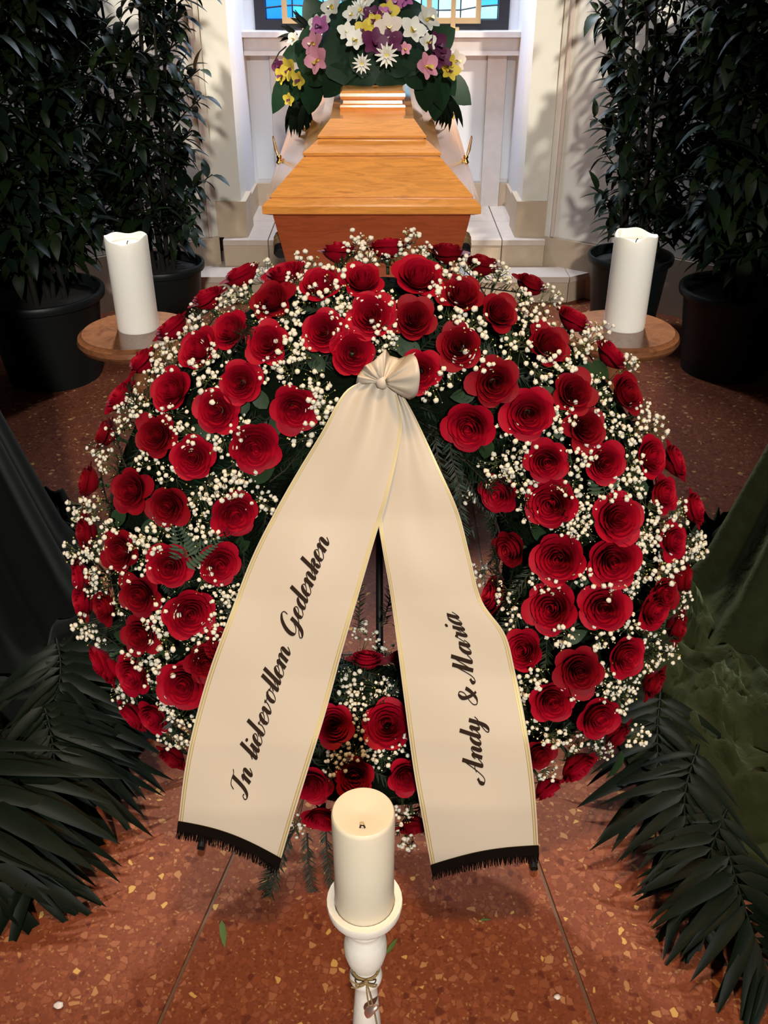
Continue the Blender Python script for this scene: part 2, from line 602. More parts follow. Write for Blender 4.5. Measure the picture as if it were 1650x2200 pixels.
# ---- stained glass window
GL = [('glass_deep_blue', (0.02, 0.25, 0.95)), ('glass_azure', (0.06, 0.45, 1.0)), ('glass_sky', (0.18, 0.62, 1.0)),
      ('glass_cyan', (0.36, 0.80, 1.0)), ('glass_pale', (0.70, 0.97, 1.0))]
GM = [mat(n, c, 0.15, emit=c, estr=1.05) for n, c in GL]
wf = MB()
WX0, WX1, WZ0, WZ1 = -0.605, 0.585, 1.045, 2.2
for a in ((WX0, WX0 + .05, WZ0, WZ1), (WX1 - .05, WX1, WZ0, WZ1), (WX0 + .05, WX1 - .05, WZ0, WZ0 + .042), (WX0 + .05, WX1 - .05, WZ1 - .05, WZ1)):
    wf.box(a[0], a[1], NB - 0.01, NB + 0.06, a[2], a[3])
wf = wf.build('window_1', M_frame)
tag(wf, 'blue stained glass window in a black frame', None, None, 'structure')
xs = [-0.555, -0.43, -0.345, -0.285, -0.235, -0.10, 0.05, 0.175, 0.255, 0.36, 0.445, 0.535]
zr = [[1.087 for _ in xs], [1.135 + 0.012 * math.sin(i * 1.3) for i in range(len(xs))], [1.22 + 0.03 * math.sin(i * 0.8) for i in range(len(xs))],
      [1.45 + 0.05 * math.sin(i * 0.7 + 1) for i in range(len(xs))], [1.75 + 0.04 * math.sin(i * .9) for i in range(len(xs))], [2.15 for _ in xs]]
cols = [0, 1, 2, 2, 3, 4, 3, 4, 4, 4, 3]
for j in range(5):
    for i in range(len(xs) - 1):
        e = 0.003
        x0, x1 = xs[i] + e, xs[i + 1] - e
        q = [(x0, NB + .03, zr[j][i] + e), (x1, NB + .03, zr[j][i + 1] + e), (x1, NB + .03, zr[j + 1][i + 1] - e), (x0, NB + .03, zr[j + 1][i] - e)]
        ci = cols[i] if j == 0 else max(0, min(4, cols[i] - 1 + ((i * 7 + j * 5) % 3 - 1)))
        vs = q + [(p[0], p[1] + .006, p[2]) for p in q]
        MB().add(vs, [(0, 1, 2, 3), (7, 6, 5, 4), (0, 4, 5, 1), (1, 5, 6, 2), (2, 6, 7, 3), (3, 7, 4, 0)]).build('pane', GM[ci], wf)
ld = MB()
for j in range(1, 5):
    ld.tube([(xs[i], NB + .032, zr[j][i]) for i in range(len(xs))], 0.0045, 5)
for i in range(1, len(xs) - 1):
    ld.tube([(xs[i], NB + .032, zr[j][i]) for j in range(6)], 0.0045, 5)
ld.build('lead_came', M_frame, wf)

# ---- niche side walls, columns, angled walls of the apse
for sx, nm in ((-1, 'left'), (1, 'right')):
    cx = -0.012
    X = lambda x: cx + sx * x
    nw = MB()

    def bx(m, x0, x1, y0, y1, z0, z1):
        a, b = sorted((X(x0), X(x1)))
        m.box(a, b, y0, y1, z0, z1)
    bx(nw, 0.645, 0.80, 4.50, NB, 0.2, 2.6)
    nwo = nw.build('wall_niche_' + nm, M_niche)
    tag(nwo, 'white reveal wall at the %s of the niche' % nm, None, None, 'structure')
    p = MB()
    bx(p, 0.632, 0.645, 4.545, NB - .02, 0.24, 0.352)
    p.build('stone_block', M_stone, nwo)
    c = MB()
    bx(c, 0.635, 0.755, 4.325, 4.50, 0.40, 2.6)
    co = c.build('trim_' + ('2' if sx < 0 else '3'), M_wall)
    tag(co, 'cream corner pier at the %s of the niche' % nm, None, None, 'structure')
    c = MB()
    bx(c, 0.612, 0.75, 4.312, 4.52, 0.24, 0.40)
    c.build('stone_block', M_stone, co)
    # angled wall
    A = Vector((X(0.750), 4.315, 0))
    d = Vector((sx * 0.82, -0.572, 0)).normalized()
    nrm = Vector((-d.y * -sx, 0, 0))
    nn = Vector((-sx * 0.572, -0.82, 0)).normalized()       # faces the room

    def slab(s0, s1, t0, t1, z0, z1):
        q = [A + d * s0 + nn * t0, A + d * s1 + nn * t0, A + d * s1 + nn * t1, A + d * s0 + nn * t1]
        return MB().prism([(v.x, v.y) for v in (q if sx < 0 else q[::-1])], z0, z1)
    w = slab(0, 2.6, -0.15, 0, 0.0, 2.7).build('wall_' + nm, M_wall)
    tag(w, 'cream angled apse wall behind the %s plants' % nm, None, None, 'structure')
    slab(0.035, 0.05, 0, 0.012, 0.25, 2.7).build('moulding', M_stone2, w)
    slab(0.05, 2.6, 0, 0.004, 0.25, 2.7).build('wall_panel', M_wall, w)
    for k in range(7):
        slab(0.003 + k * 0.36, 0.36 + k * 0.36, 0, 0.014, 0.0, 0.245).build('stone_block', M_stone, w)

# ================================================================== POTTED SHRUBS


def leaf_mesh(name, L, W, m, fold=0.22, droop=0.25, n=5, peak=0.85):
    b = MB()
    vs = []
    for j in range(n + 1):
        t = j / n
        w = W * 0.5 * (math.sin(math.pi * min(1, t ** peak * 0.97 + 0.03)) ** 0.8 if 0 < j < n else 0.02)
        z = -droop * L * t * t
        y = L * t * (1 - 0.12 * droop * t)
        vs += [(-w, y, z + fold * w), (0, y, z), (w, y, z + fold * w)]
    fs = []
    for j in range(n):
        a = j * 3
        fs += [(a, a + 1, a + 4, a + 3), (a + 1, a + 2, a + 5, a + 4)]
    b.add(vs, fs)
    return b.mesh(name, m)


LEAFMESH = [leaf_mesh('leaf', 1.0, 0.40, M_leaf, 0.25, 0.20), leaf_mesh('leaf', 1.0, 0.36, M_leaf, 0.3, 0.45),
            leaf_mesh('leaf', 1.0, 0.44, M_leaf2, 0.2, 0.6), leaf_mesh('leaf', 1.0, 0.38, M_leaf2, 0.3, 0.3)]


def in_frame(p):
    v = Vector(p) - CC
    k = v.dot(FW)
    if k < 0.1:
        return False
    x, y = 825 + FPX * v.x / k, 1100 - FPX * v.dot(UP) / k
    return -20 < x < 1670 and -20 < y < 2200


def behind_wall(p):
    sx = 1 if p[0] > 0 else -1
    q = Vector((p[0], p[1], 0)) - Vector((-0.012 + sx * 0.750, 4.315, 0))
    return q.dot(Vector((-sx * 0.572, -0.82, 0)).normalized()) < 0.03


def shrub(label, c, pr, ph, height, spread, nst, seed, indiv, tw_len=0.22, leafL=0.085, saucer=False, z0=0.04, per=10, tw_n=12, wall=0, lean=(0, 0)):
    rnd = random.Random(seed)
    root = empty('potted_shrub', (c[0], c[1], 0))
    tag(root, label, 'potted plant', 'potted evergreen shrubs along the apse wall')
    prof = [(pr * 0.74, 0.0), (pr * 0.80, ph * 0.3), (pr * 0.90, ph * 0.88), (pr * 0.91, ph * 0.90), (pr * 0.99, ph * 0.915), (pr, ph * 0.95),
            (pr, ph * 0.985), (pr * 0.985, ph), (pr * 0.94, ph), (pr * 0.92, ph * 0.97), (pr * 0.90, ph * 0.86)]
    zb = 0.012 if saucer else 0.0
    MB().lathe([(r, z + zb) for r, z in prof], 40, c=(c[0], c[1], 0)).build('pot', M_pot, root, auto=45)
    MB().lathe([(0.001, ph * 0.9 + zb + 0.004), (pr * 0.5, ph * 0.9 + zb), (pr * 0.905, ph * 0.88 + zb)], 28, c=(c[0], c[1], 0)).build('soil', M_soil, root, smooth=True)
    if saucer:
        MB().lathe([(pr * 0.95, 0), (pr * 1.05, 0.03), (pr * 1.02, 0.032), (pr * 0.93, 0.01), (0.001, 0.01)], 40, c=(c[0], c[1], 0)).build('saucer', M_pot, root, auto=45)
    leaves = []
    zs = ph * 0.88 + zb
    for i in range(nst):
        a = 2 * math.pi * i / nst + rnd.uniform(-.5, .5)
        r0 = pr * rnd.uniform(0.1, 0.45)
        hh = height * rnd.uniform(0.78, 1.0)
        top = spread * rnd.uniform(0.35, 0.9)
        pts = []
        wob = [rnd.uniform(-.03, .03) for _ in range(4)]
        for k in range(9):
            t = k / 8
            rr = r0 + (top - r0) * t ** 1.2
            pts.append(Vector((c[0] + lean[0] * t + math.cos(a) * rr + wob[0] * math.sin(3 * t + wob[1] * 50), c[1] + lean[1] * t + math.sin(a) * rr + wob[2] * math.sin(4 * t), zs + (hh - zs) * t)))
        MB().tube(pts, [0.011 * (1 - 0.7 * k / 8) for k in range(9)], 6).build('stem', M_bark, root, smooth=True)
        br = MB()
        for q in range(tw_n):
            t = z0 + (1 - z0) * (q + rnd.random()) / tw_n
            base = lerp_path(pts, t)
            ang = a + rnd.uniform(-1.5, 1.5)
            L = tw_len * rnd.uniform(0.55, 1.1) * (1.1 - 0.4 * t)
            dr = Vector((math.cos(ang), math.sin(ang), rnd.uniform(0.5, 1.3))).normalized()
            tp = [base, base + dr * L * 0.5 + Vector((0, 0, L * 0.04)), base + dr * L]
            if behind_wall(tp[2]) or behind_wall(tp[1]):
                continue
            br.tube(tp, [0.0035, 0.0028, 0.0018], 4)
            for u in range(per):
                s = 0.25 + 0.75 * (u + 0.5) / per
                p = lerp_path(tp, s)
                phi = u * 2.4 + rnd.uniform(-.4, .4)
                side = dr.orthogonal().normalized()
                side = Matrix.Rotation(phi, 3, dr) @ side
                ld_ = (side * rnd.uniform(0.7, 1.0) + dr * rnd.uniform(0.35, 0.8) + Vector((0, 0, rnd.uniform(-.35, .1)))).normalized()
                LL = leafL * rnd.uniform(0.65, 1.15)
                if behind_wall(p + ld_ * LL) or behind_wall(p):
                    continue
                leaves.append((p, ld_, LL, rnd.randrange(4)))
        br.build('branch', M_bark, root, smooth=True)['kind'] = 'stuff'
    leaves.sort(key=lambda l: (not in_frame(l[0]), depth(l[0])))
    bulk = [MB(), MB()]
    for k, (p, d, L, v) in enumerate(leaves):
        M = frame_y(p, d, Vector((0, 0, 1)), L)
        me = LEAFMESH[v]
        if k < indiv:
            link(me, 'leaf', root, M=M)
        else:
            bulk[v // 2].add([M @ q.co for q in me.vertices], [tuple(f.vertices) for f in me.polygons])
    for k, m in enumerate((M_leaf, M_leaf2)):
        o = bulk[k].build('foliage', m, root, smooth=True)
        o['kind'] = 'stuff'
    return root


shrub('slender dark evergreen shrub in a green pot just left of the niche', (-0.90, 3.72), 0.175, 0.30, 1.55, 0.26, 8, 11, 260, 0.20, 0.085, tw_n=22)
shrub('large dense dark shrub in a wide pot behind the left candle', (-1.24, 3.28), 0.225, 0.33, 1.75, 0.42, 11, 12, 180, 0.27, 0.095, tw_n=27, per=12)
shrub('dark shrub at the left edge, its pot half out of view', (-1.56, 2.72), 0.20, 0.34, 1.7, 0.36, 9, 13, 80, 0.25, 0.09, tw_n=22)
shrub('slender evergreen shrub with drooping sprays right of the niche, pot on a saucer', (1.00, 3.76), 0.172, 0.31, 1.55, 0.25, 7, 21, 260, 0.21, 0.088, True, tw_n=18, lean=(-0.02, 0))
shrub('big broad leaved shrub in a round pot behind the right candle', (1.30, 3.34), 0.21, 0.32, 1.72, 0.40, 11, 22, 240, 0.26, 0.105, tw_n=26, per=12)
shrub('dark shrub cut off by the right edge of the picture', (1.60, 2.80), 0.20, 0.34, 1.7, 0.34, 9, 23, 80, 0.25, 0.09, tw_n=22)

# ================================================================== COFFIN
CX, CY0, CY1 = -0.037, 2.85, 4.84
BW = 1.13        # head end (far) is wider
cof = empty('coffin', (CX, 3.8, 0.33))
tag(cof, 'honey oak coffin with stepped lid and gold lid screws in front of the niche', 'coffin')


def ringc(w, d, z, dback=None):
    d2 = d if dback is None else dback
    wb_ = w * BW
    return [(CX - w, CY0 + d, z), (CX + w, CY0 + d, z), (CX - .012 + wb_, CY1 - d2, z), (CX - .012 - wb_, CY1 - d2, z)]


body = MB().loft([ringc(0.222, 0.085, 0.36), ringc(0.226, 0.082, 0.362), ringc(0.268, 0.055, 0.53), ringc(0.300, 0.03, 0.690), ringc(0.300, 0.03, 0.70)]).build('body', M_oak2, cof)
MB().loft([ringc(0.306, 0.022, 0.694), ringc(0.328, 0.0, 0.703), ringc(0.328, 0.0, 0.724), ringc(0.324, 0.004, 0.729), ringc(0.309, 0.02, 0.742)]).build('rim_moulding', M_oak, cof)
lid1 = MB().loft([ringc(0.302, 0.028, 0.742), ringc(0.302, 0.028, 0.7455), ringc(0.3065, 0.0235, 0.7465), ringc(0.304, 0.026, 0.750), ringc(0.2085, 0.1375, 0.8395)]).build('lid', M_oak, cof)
MB().loft([ringc(0.203, 0.143, 0.8395), ringc(0.203, 0.143, 0.8425), ringc(0.2105, 0.1355, 0.8435), ringc(0.2105, 0.1355, 0.852), ringc(0.1655, 0.1925, 0.8815)]).build('lid_panel', M_oak, cof)
MB().loft([ringc(0.160, 0.199, 0.8815), ringc(0.160, 0.199, 0.8840), ringc(0.1670, 0.1910, 0.8850), ringc(0.1670, 0.191, 0.891), ringc(0.130, 0.262, 0.930), ]).build('lid_panel', M_oak, cof)
MB().loft([ringc(0.1055, 0.425, 0.930), ringc(0.107, 0.422, 0.940), ringc(0.105, 0.426, 0.946), ringc(0.097, 0.436, 0.949), ringc(0.096, 0.438, 0.958),
           ringc(0.103, 0.428, 0.964), ringc(0.106, 0.424, 0.972), ringc(0.105, 0.426, 0.981), ringc(0.099, 0.434, 0.987), ringc(0.090, 0.45, 0.988)]).build('lid_crest', M_oak, cof)
for sx in (-1, 1):
    xs_ = CX + sx * 0.272
    # carrying rail with gold sockets and black end caps
    r0, r1 = Vector((xs_ + sx * 0.018, 2.99, 0.585)), Vector((CX - .01 + sx * 0.325, 4.70, 0.585))
    rail = MB().tube([r0 + (r1 - r0) * 0.02, r1], 0.013, 12).build('carrying_rail', M_oak2, cof, smooth=True)
    u = (r1 - r0).normalized()
    MB().tube([r0 + Vector((0, -.050, -.030)), r0 + Vector((0, -.046, -.0275)), r0 + Vector((0, -.028, -.014))], [0.018, 0.0225, 0.0225], 24).build('end_cap', M_black, rail, auto=40)
    for k, rr in enumerate((0.0250, 0.0215, 0.0250, 0.0215)):
        MB().tube([r0 + Vector((0, -.028, -.013)) + Vector((0, .009, .007)) * k, r0 + Vector((0, -.028, -.013)) + Vector((0, .009, .007)) * (k + 1)], rr, 20).build('gold_socket', M_brass, rail, auto=40)
    for yy in (3.25, 3.95, 4.55):
        t = (yy - r0.y) / (r1.y - r0.y)
        q = r0.lerp(r1, t)
        MB().tube([q - Vector((sx * 0.045, 0, -0.012)), q], 0.009, 10).build('rail_bracket', M_gold, cof, smooth=True)
    # upright lid screws
    for yy in (3.47, 4.45):
        t = (yy - CY0) / (CY1 - CY0)
        q = Vector((CX - .012 * t + sx * (0.318 * (1 + (BW - 1) * t)), yy, 0.728))
        sc = MB().lathe([(0.011, 0), (0.013, 0.004), (0.010, 0.008), (0.007, 0.014), (0.0095, 0.020), (0.0095, 0.024), (0.005, 0.028)], 16, c=tuple(q)).build('lid_screw', M_gold, cof, auto=50)
        tp = q + Vector((sx * 0.004, 0, 0.026))
        MB().tube([tp, tp + Vector((sx * 0.006, 0, 0.02)), tp + Vector((sx * 0.012, 0.0, 0.055)), tp + Vector((sx * 0.013, 0, 0.066))], [0.004, 0.0062, 0.004, 0.0025], 10).build('screw_grip', M_brass, sc, smooth=True)

# bier under the coffin
bier = empty('bier', (CX, 3.1, 0))
tag(bier, 'white metal bier carrying the coffin', 'bier')
MB().box(CX - 0.315, CX + 0.345, 2.62, 3.62, 0.325, 0.358).build('platform', M_white, bier)
for sx in (-1, 1):
    for yy in (2.56, 3.55):
        MB().tube([(CX + sx * 0.245, yy + (0.10 if yy < 3 else -0.03), 0.326), (CX + sx * 0.245, yy, 0.0)], 0.018, 10).build('leg', M_white, bier, smooth=True)
MB().tube([(CX - 0.245, 2.60, 0.15), (CX + 0.245, 2.60, 0.15)], 0.012, 8).build('crossbar', M_white, bier, smooth=True)
MB().tube([(CX - 0.245, 3.53, 0.15), (CX + 0.245, 3.53, 0.15)], 0.012, 8).build('crossbar', M_white, bier, smooth=True)

# ---- brass frames standing on the sill
for px0, px1, pc, which in ((607, 720, 663, 'left'), (916, 1032, 973, 'right')):
    Y = NB - 0.05
    xa, xb, xc = on_y(px0, 50, Y).x, on_y(px1, 50, Y).x, on_y(pc, 50, Y).x
    zb = 1.075
    o = empty('brass_frame_ornament', (xc, Y, 1.045))
    tag(o, 'satin brass rectangular frame ornament on the sill, %s of the flowers' % which, 'ornament', 'brass ornaments on the window sill')
    t = 0.024
    for nm, a in (('frame_bar', (xa, xa + t, zb, zb + .42)), ('frame_bar', (xb - t, xb, zb, zb + .42)), ('frame_bar', (xa + t, xb - t, zb, zb + t)), ('frame_bar', (xa + t, xb - t, zb + .42 - t, zb + .42)), ('post', (xc - .011, xc + .011, 1.058, zb + .42))):
        MB().box(a[0], a[1], Y - .010 - (0.003 if nm == 'post' else 0), Y + .010, a[2], a[3]).build(nm, M_brass, o)
    MB().box(xc - .028, xc + .028, Y - .028, Y + .028, 1.0455, 1.060).build('foot', M_brass, o)

# ================================================================== FLOWERS ON THE COFFIN
arr = empty('flower_arrangement', (CX, 3.85, 0.985))
tag(arr, 'mixed orchid and chrysanthemum arrangement with broad leaves on the coffin lid', 'flowers')
AC = Vector((-0.045, 3.80, 0.985))
AR = Vector((0.30, 0.42, 0.28))


def on_dome(x, y, grow=1.0):
    d = ray(x, y)
    best, bp = 1e9, None
    for k in range(300):
        p = CC + d * (2.9 + k * 0.006)
        q = p - AC
        s = math.sqrt((q.x / AR.x) ** 2 + (q.y / AR.y) ** 2 + (q.z / AR.z) ** 2) / grow
        if s < best:
            best, bp = s, p
        if s <= 1:
            bp = p
            break
    q = bp - AC
    n = Vector((q.x / AR.x ** 2, q.y / AR.y ** 2, q.z / AR.z ** 2)).normalized()
    return bp, n


core = MB()
core.grid(lambda u, v: (AC.x + AR.x * .72 * math.cos(2 * math.pi * u) * math.cos(v * 1.57), AC.y + AR.y * .8 * math.sin(2 * math.pi * u) * math.cos(v * 1.57), AC.z + AR.z * .8 * math.sin(v * 1.57) + 0.002), 24, 8)
core.build('moss_base', M_moss, arr, smooth=True)


def petal_pts(L, W, cup, twist=0.0, n=4):
    vs, fs = [], []
    for j in range(n + 1):
        t = j / n
        w = W * .5 * (math.sin(math.pi * (0.12 + 0.82 * t)) ** .75)
        z = cup * math.sin(t * 1.9) * L
        vs += [(-w, L * t, z + cup * w), (0, L * t, z), (w, L * t, z + cup * w)]
    for j in range(n):
        a = j * 3
        fs += [(a, a + 1, a + 4, a + 3), (a + 1, a + 2, a + 5, a + 4)]
    return vs, fs


def orchid_mesh(m):
    b = MB()
    for k, (ang, L, W) in enumerate(((0, .5, .34), (72, .52, .48), (-72, .52, .48), (145, .48, .30), (-145, .48, .30))):
        vs, fs = petal_pts(L, W, 0.18)
        M = Matrix.Rotation(R_(ang), 4, 'Z') @ Matrix.Rotation(R_(12), 4, 'X')
        b.add([M @ Vector(v) for v in vs], fs)
    return b.mesh('orchid', m)


def lip_mesh(m):
    b = MB()
    vs, fs = petal_pts(.3, .24, 0.5)
    M = Matrix.Translation((0, 0, .06)) @ Matrix.Rotation(R_(180), 4, 'Z') @ Matrix.Rotation(R_(40), 4, 'X')
    b.add([M @ Vector(v) for v in vs], fs)
    b.ball((0, 0, .09), .07, 1)
    return b.mesh('lip', m)


def mum_mesh(m, mc):
    b = MB()
    for ly, (n, L, el) in enumerate(((12, .5, 12), (10, .44, 30), (8, .32, 52))):
        for k in range(n):
            vs, fs = petal_pts(L, .11, .2, n=3)
            M = Matrix.Rotation(2 * math.pi * (k + .5 * ly) / n, 4, 'Z') @ Matrix.Rotation(R_(el), 4, 'X')
            b.add([M @ Vector(v) for v in vs], fs)
    b.ball((0, 0, .08), .12, 1, mi=1)
    return b.mesh('chrysanthemum', [m, mc])


ORC = {'w': orchid_mesh(M_orw), 'y': orchid_mesh(M_ory), 'p': orchid_mesh(M_orp), 'm': orchid_mesh(M_orm), 'd': orchid_mesh(M_ord), 'c': orchid_mesh(M_orc)}
LIP = {'w': lip_mesh(M_ory), 'y': lip_mesh(M_ord), 'p': lip_mesh(M_ory), 'm': lip_mesh(M_ord), 'd': lip_mesh(M_ord), 'c': lip_mesh(M_ory)}
MUM = mum_mesh(M_orw, M_ory)
BLEAF = [leaf_mesh('broad_leaf', 1, .62, M_bigleaf, .12, .25, 7), leaf_mesh('broad_leaf', 1, .72, M_bigleaf, .1, .1, 7)]
flw = [('u', 780, 30, 52), ('w', 723, 26, 50), ('w', 746, 80, 46), ('w', 768, 96, 44), ('u', 832, 121, 54), ('u', 778, 138, 46), ('c', 834, 70, 56), ('w', 880, 74, 56),
       ('w', 908, 52, 54), ('w', 912, 96, 44), ('w', 792, 8, 44), ('y', 783, 68, 44), ('y', 806, 56, 44), ('y', 832, 33, 48), ('y', 635, 146, 46), ('y', 617, 163, 40), ('y', 653, 170, 36),
       ('y', 960, 158, 46), ('y', 952, 132, 36), ('y', 629, 212, 30), ('p', 684, 102, 52), ('p', 692, 130, 54), ('p', 906, 148, 54), ('m', 698, 66, 50), ('m', 853, 16, 42), ('m', 826, 2, 40),
       ('d', 798, 97, 64), ('d', 841, 96, 54), ('d', 926, 102, 54), ('d', 941, 130, 46), ('d', 611, 146, 40), ('c', 970, 137, 42), ('d', 800, 44, 40), ('m', 872, 8, 34),
       ('w', 688, 60, 34), ('w', 706, 52, 30), ('m', 818, 40, 34), ('w', 640, 92, 30), ('p', 868, 108, 30), ('w', 760, 40, 40)]
for kind, x, y, s in flw:
    p, n = on_dome(x, y, 1.06)
    n = (n + (CC - p).normalized() * 0.7 + Vector((random.uniform(-.5, .5), 0, random.uniform(-.4, .4)))).normalized()
    sc = s * random.uniform(.95, 1.18) / FPX * depth(p)
    M = frame_z(p + n * 0.02, n, random.uniform(-.5, .5), sc)
    if kind == 'u':
        link(MUM, 'chrysanthemum', arr, M=M)
    else:
        o = link(ORC[kind], 'orchid', arr, M=M)
        link(LIP[kind], 'lip', o, M=M)
bl = [(680, 36, 70, 40), (744, 36, 80, -20), (878, 20, 60, -60), (880, 44, 70, -40), (659, 78, 60, 10), (662, 124, 85, 60), (735, 118, 110, 10), (770, 160, 85, 95), (838, 160, 80, -95), (684, 160, 60, 110),
      (884, 122, 80, -30), (944, 88, 80, -60), (975, 190, 75, -110), (608, 192, 80, 115), (916, 190, 80, -150), (940, 205, 80, -160), (668, 195, 75, 150), (718, 172, 75, 130), (890, 165, 60, -120), (700, 20, 60, 60),
      (640, 110, 60, 80), (650, 215, 70, 170), (920, 140, 70, -90), (780, 120, 80, 0), (820, 20, 60, 0), (760, 5, 60, 30), (860, 140, 60, -60), (640, 180, 60, 130), (960, 170, 60, -120), (700, 150, 70, 80)]
for x, y, s, ang in bl:
    p, n = on_dome(x, y, 0.97)
    sc = s * 1.25 / FPX * depth(p)
    view = (CC - p).normalized()
    up = (Vector((0, 0, 1)) - view * view.z).normalized()
    right = up.cross(view)
    dr = up * math.cos(R_(ang)) - right * math.sin(R_(ang)) * 1.0
    dr = (dr - n * dr.dot(n) * 0.6).normalized()
    link(random.choice(BLEAF), 'broad_leaf', arr, M=frame_y(p - dr * sc * .45, dr, n + view * .6, sc))
# drooping fern like sprays at both sides
SPR = leaf_mesh('spray_leaf', 1, .2, M_palm, .2, .4, 5)
for x, y, ang0 in ((648, 205, 150), (660, 212, 170), (636, 212, 158), (955, 198, -150), (945, 205, -165), (965, 205, -155), (668, 60, 60), (640, 75, 75)):
    p, n = on_dome(x, y, 0.95)
    view = (CC - p).normalized()
    up = (Vector((0, 0, 1)) - view * view.z).normalized()
    right = up.cross(view)
    for k in range(7):
        ang = ang0 + random.uniform(-22, 22)
        dr = up * math.cos(R_(ang)) - right * math.sin(R_(ang)) + view * random.uniform(-.1, .3)
        sc = random.uniform(0.09, 0.14) * (0.6 if y < 100 else 1)
        link(SPR, 'spray_leaf', arr, M=frame_y(p, dr, view + n, sc))
for x0, y0, x1, y1 in ((655, 60, 634, 22), (640, 100, 620, 62), (615, 100, 586, 138), (672, 40, 660, 10), (940, 148, 990, 143), (930, 160, 980, 166), (910, 215, 955, 230)):
    a, _ = on_dome(x0, y0, .9)
    b_ = at_k(x1, y1, depth(a))
    MB().tube([a, a.lerp(b_, .5) + Vector((0, 0, .01)), b_], [.003, .0025, .002], 5).build('twig', M_bark, arr, smooth=True)

# ================================================================== SIDE TABLES AND PILLAR CANDLES
for sx, px, py, lab in ((-1, 298, 704, 'left'), (1, 1340, 701, 'right')):
    TZ = 0.65
    p = on_z(px, py, TZ)
    tcx, tcy = p.x + (0.0 if sx < 0 else -0.012), p.y - 0.012
    t = empty('candle_table', (tcx, tcy, 0))
    tag(t, 'small round varnished wooden pedestal table %s of the wreath' % lab, 'table', 'round candle tables')
    R = 0.129
    MB().lathe([(0.05, TZ - .042), (R - .012, TZ - .036), (R + .002, TZ - .028), (R + .007, TZ - .018), (R + .004, TZ - .008), (R - .004, TZ - .003), (R - .006, TZ), (0.001, TZ)], 56, c=(tcx, tcy, 0)).build('table_top', M_tablewood, t, auto=35)
    MB().lathe([(0.03, 0.03), (0.024, .06), (0.034, .12), (0.024, .20), (0.021, .40), (0.032, .50), (0.024, .55), (0.045, TZ - .042)], 24, c=(tcx, tcy, 0)).build('column', M_tablewood, t, smooth=True)
    MB().lathe([(0.12, 0.0), (0.125, .012), (0.11, .024), (0.04, .034)], 40, c=(tcx, tcy, 0)).build('base', M_tablewood, t, auto=35)
    # candle
    k = depth(p)
    cr = 87 / FPX * k / 2
    hz = on_y(px - sx * -1 * 0 + (268 - 298 if sx < 0 else 1367 - 1340), 508 if sx < 0 else 503, p.y).z - TZ
    ca = empty('pillar_candle', (p.x, p.y, TZ))
    tag(ca, 'tall white pillar candle with melted rim on the %s table' % lab, 'candle', 'pillar candles')
    sd = 1.3 if sx < 0 else 4.0

    def wob(kk, th, sd=sd, cr=cr):
        if kk in (3, 4, 5):
            return 0.0035 * math.sin(2 * th + sd) + 0.002 * math.sin(5 * th + sd * 2) - 0.006 * math.exp(-((th - 4.9 + sd * .1) / .25) ** 2)
        return 0
    MB().lathe([(cr * .985, 0.0), (cr, 0.003), (cr, hz * .5), (cr, hz - .004), (cr * .97, hz), (cr * .90, hz - .001), (cr * .82, hz - .014), (cr * .5, hz - .020), (0.001, hz - .021)], 48, c=(p.x, p.y, TZ), wob=wob).build('wax', M_wax2, ca, auto=60)
    MB().tube([(p.x, p.y, TZ + hz - .022), (p.x + .001, p.y, TZ + hz - .014), (p.x + .004, p.y, TZ + hz - .009)], .0012, 6).build('wick', M_wick, ca, smooth=True)

# ================================================================== WREATH
W0 = Vector((0.0, 1.26, 0.535))
TILT = R_(15)
WU = Vector((1, 0, 0))
WV = Vector((0, math.sin(TILT), math.cos(TILT)))
WN = Vector((0, -math.cos(TILT), math.sin(TILT)))
RM, RA, RC = 0.335, 0.148, 0.125


def to_w(a, b, c):
    return W0 + WU * a + WV * b + WN * c


def on_wreath(x, y, ra=RA, rc=RC):
    d = ray(x, y)
    best, bp = 1e9, None
    for k in range(500):
        p = CC + d * (1.0 + k * 0.002)
        q = p - W0
        a, b, c = q.dot(WU), q.dot(WV), q.dot(WN)
        h = math.hypot(a, b)
        s = math.hypot((h - RM) / ra, c / rc)
        if s < best:
            best, bp = s, (p, a, b, c, h)
        if s <= 1:
            break
    p, a, b, c, h = bp
    g1 = (h - RM) / ra ** 2
    n = (WU * (a / h) + WV * (b / h)) * g1 + WN * (c / rc ** 2)
    return p, n.normalized()


wre = empty('funeral_wreath', (0.0, 1.13, 0.05))
tag(wre, 'large round funeral wreath of red roses and white gypsophila on fir', 'wreath')
wb_ = MB()
NT, NS = 72, 14
wb_.grid(lambda u, v: to_w(*(lambda A_, B_: ((RM - .012 + .128 * math.cos(B_)) * math.cos(A_), (RM - .012 + .128 * math.cos(B_)) * math.sin(A_), .084 * math.sin(B_)))(2 * math.pi * u, 2 * math.pi * v)), NT, NS)
wb_.build('straw_ring', M_moss, wre, smooth=True)


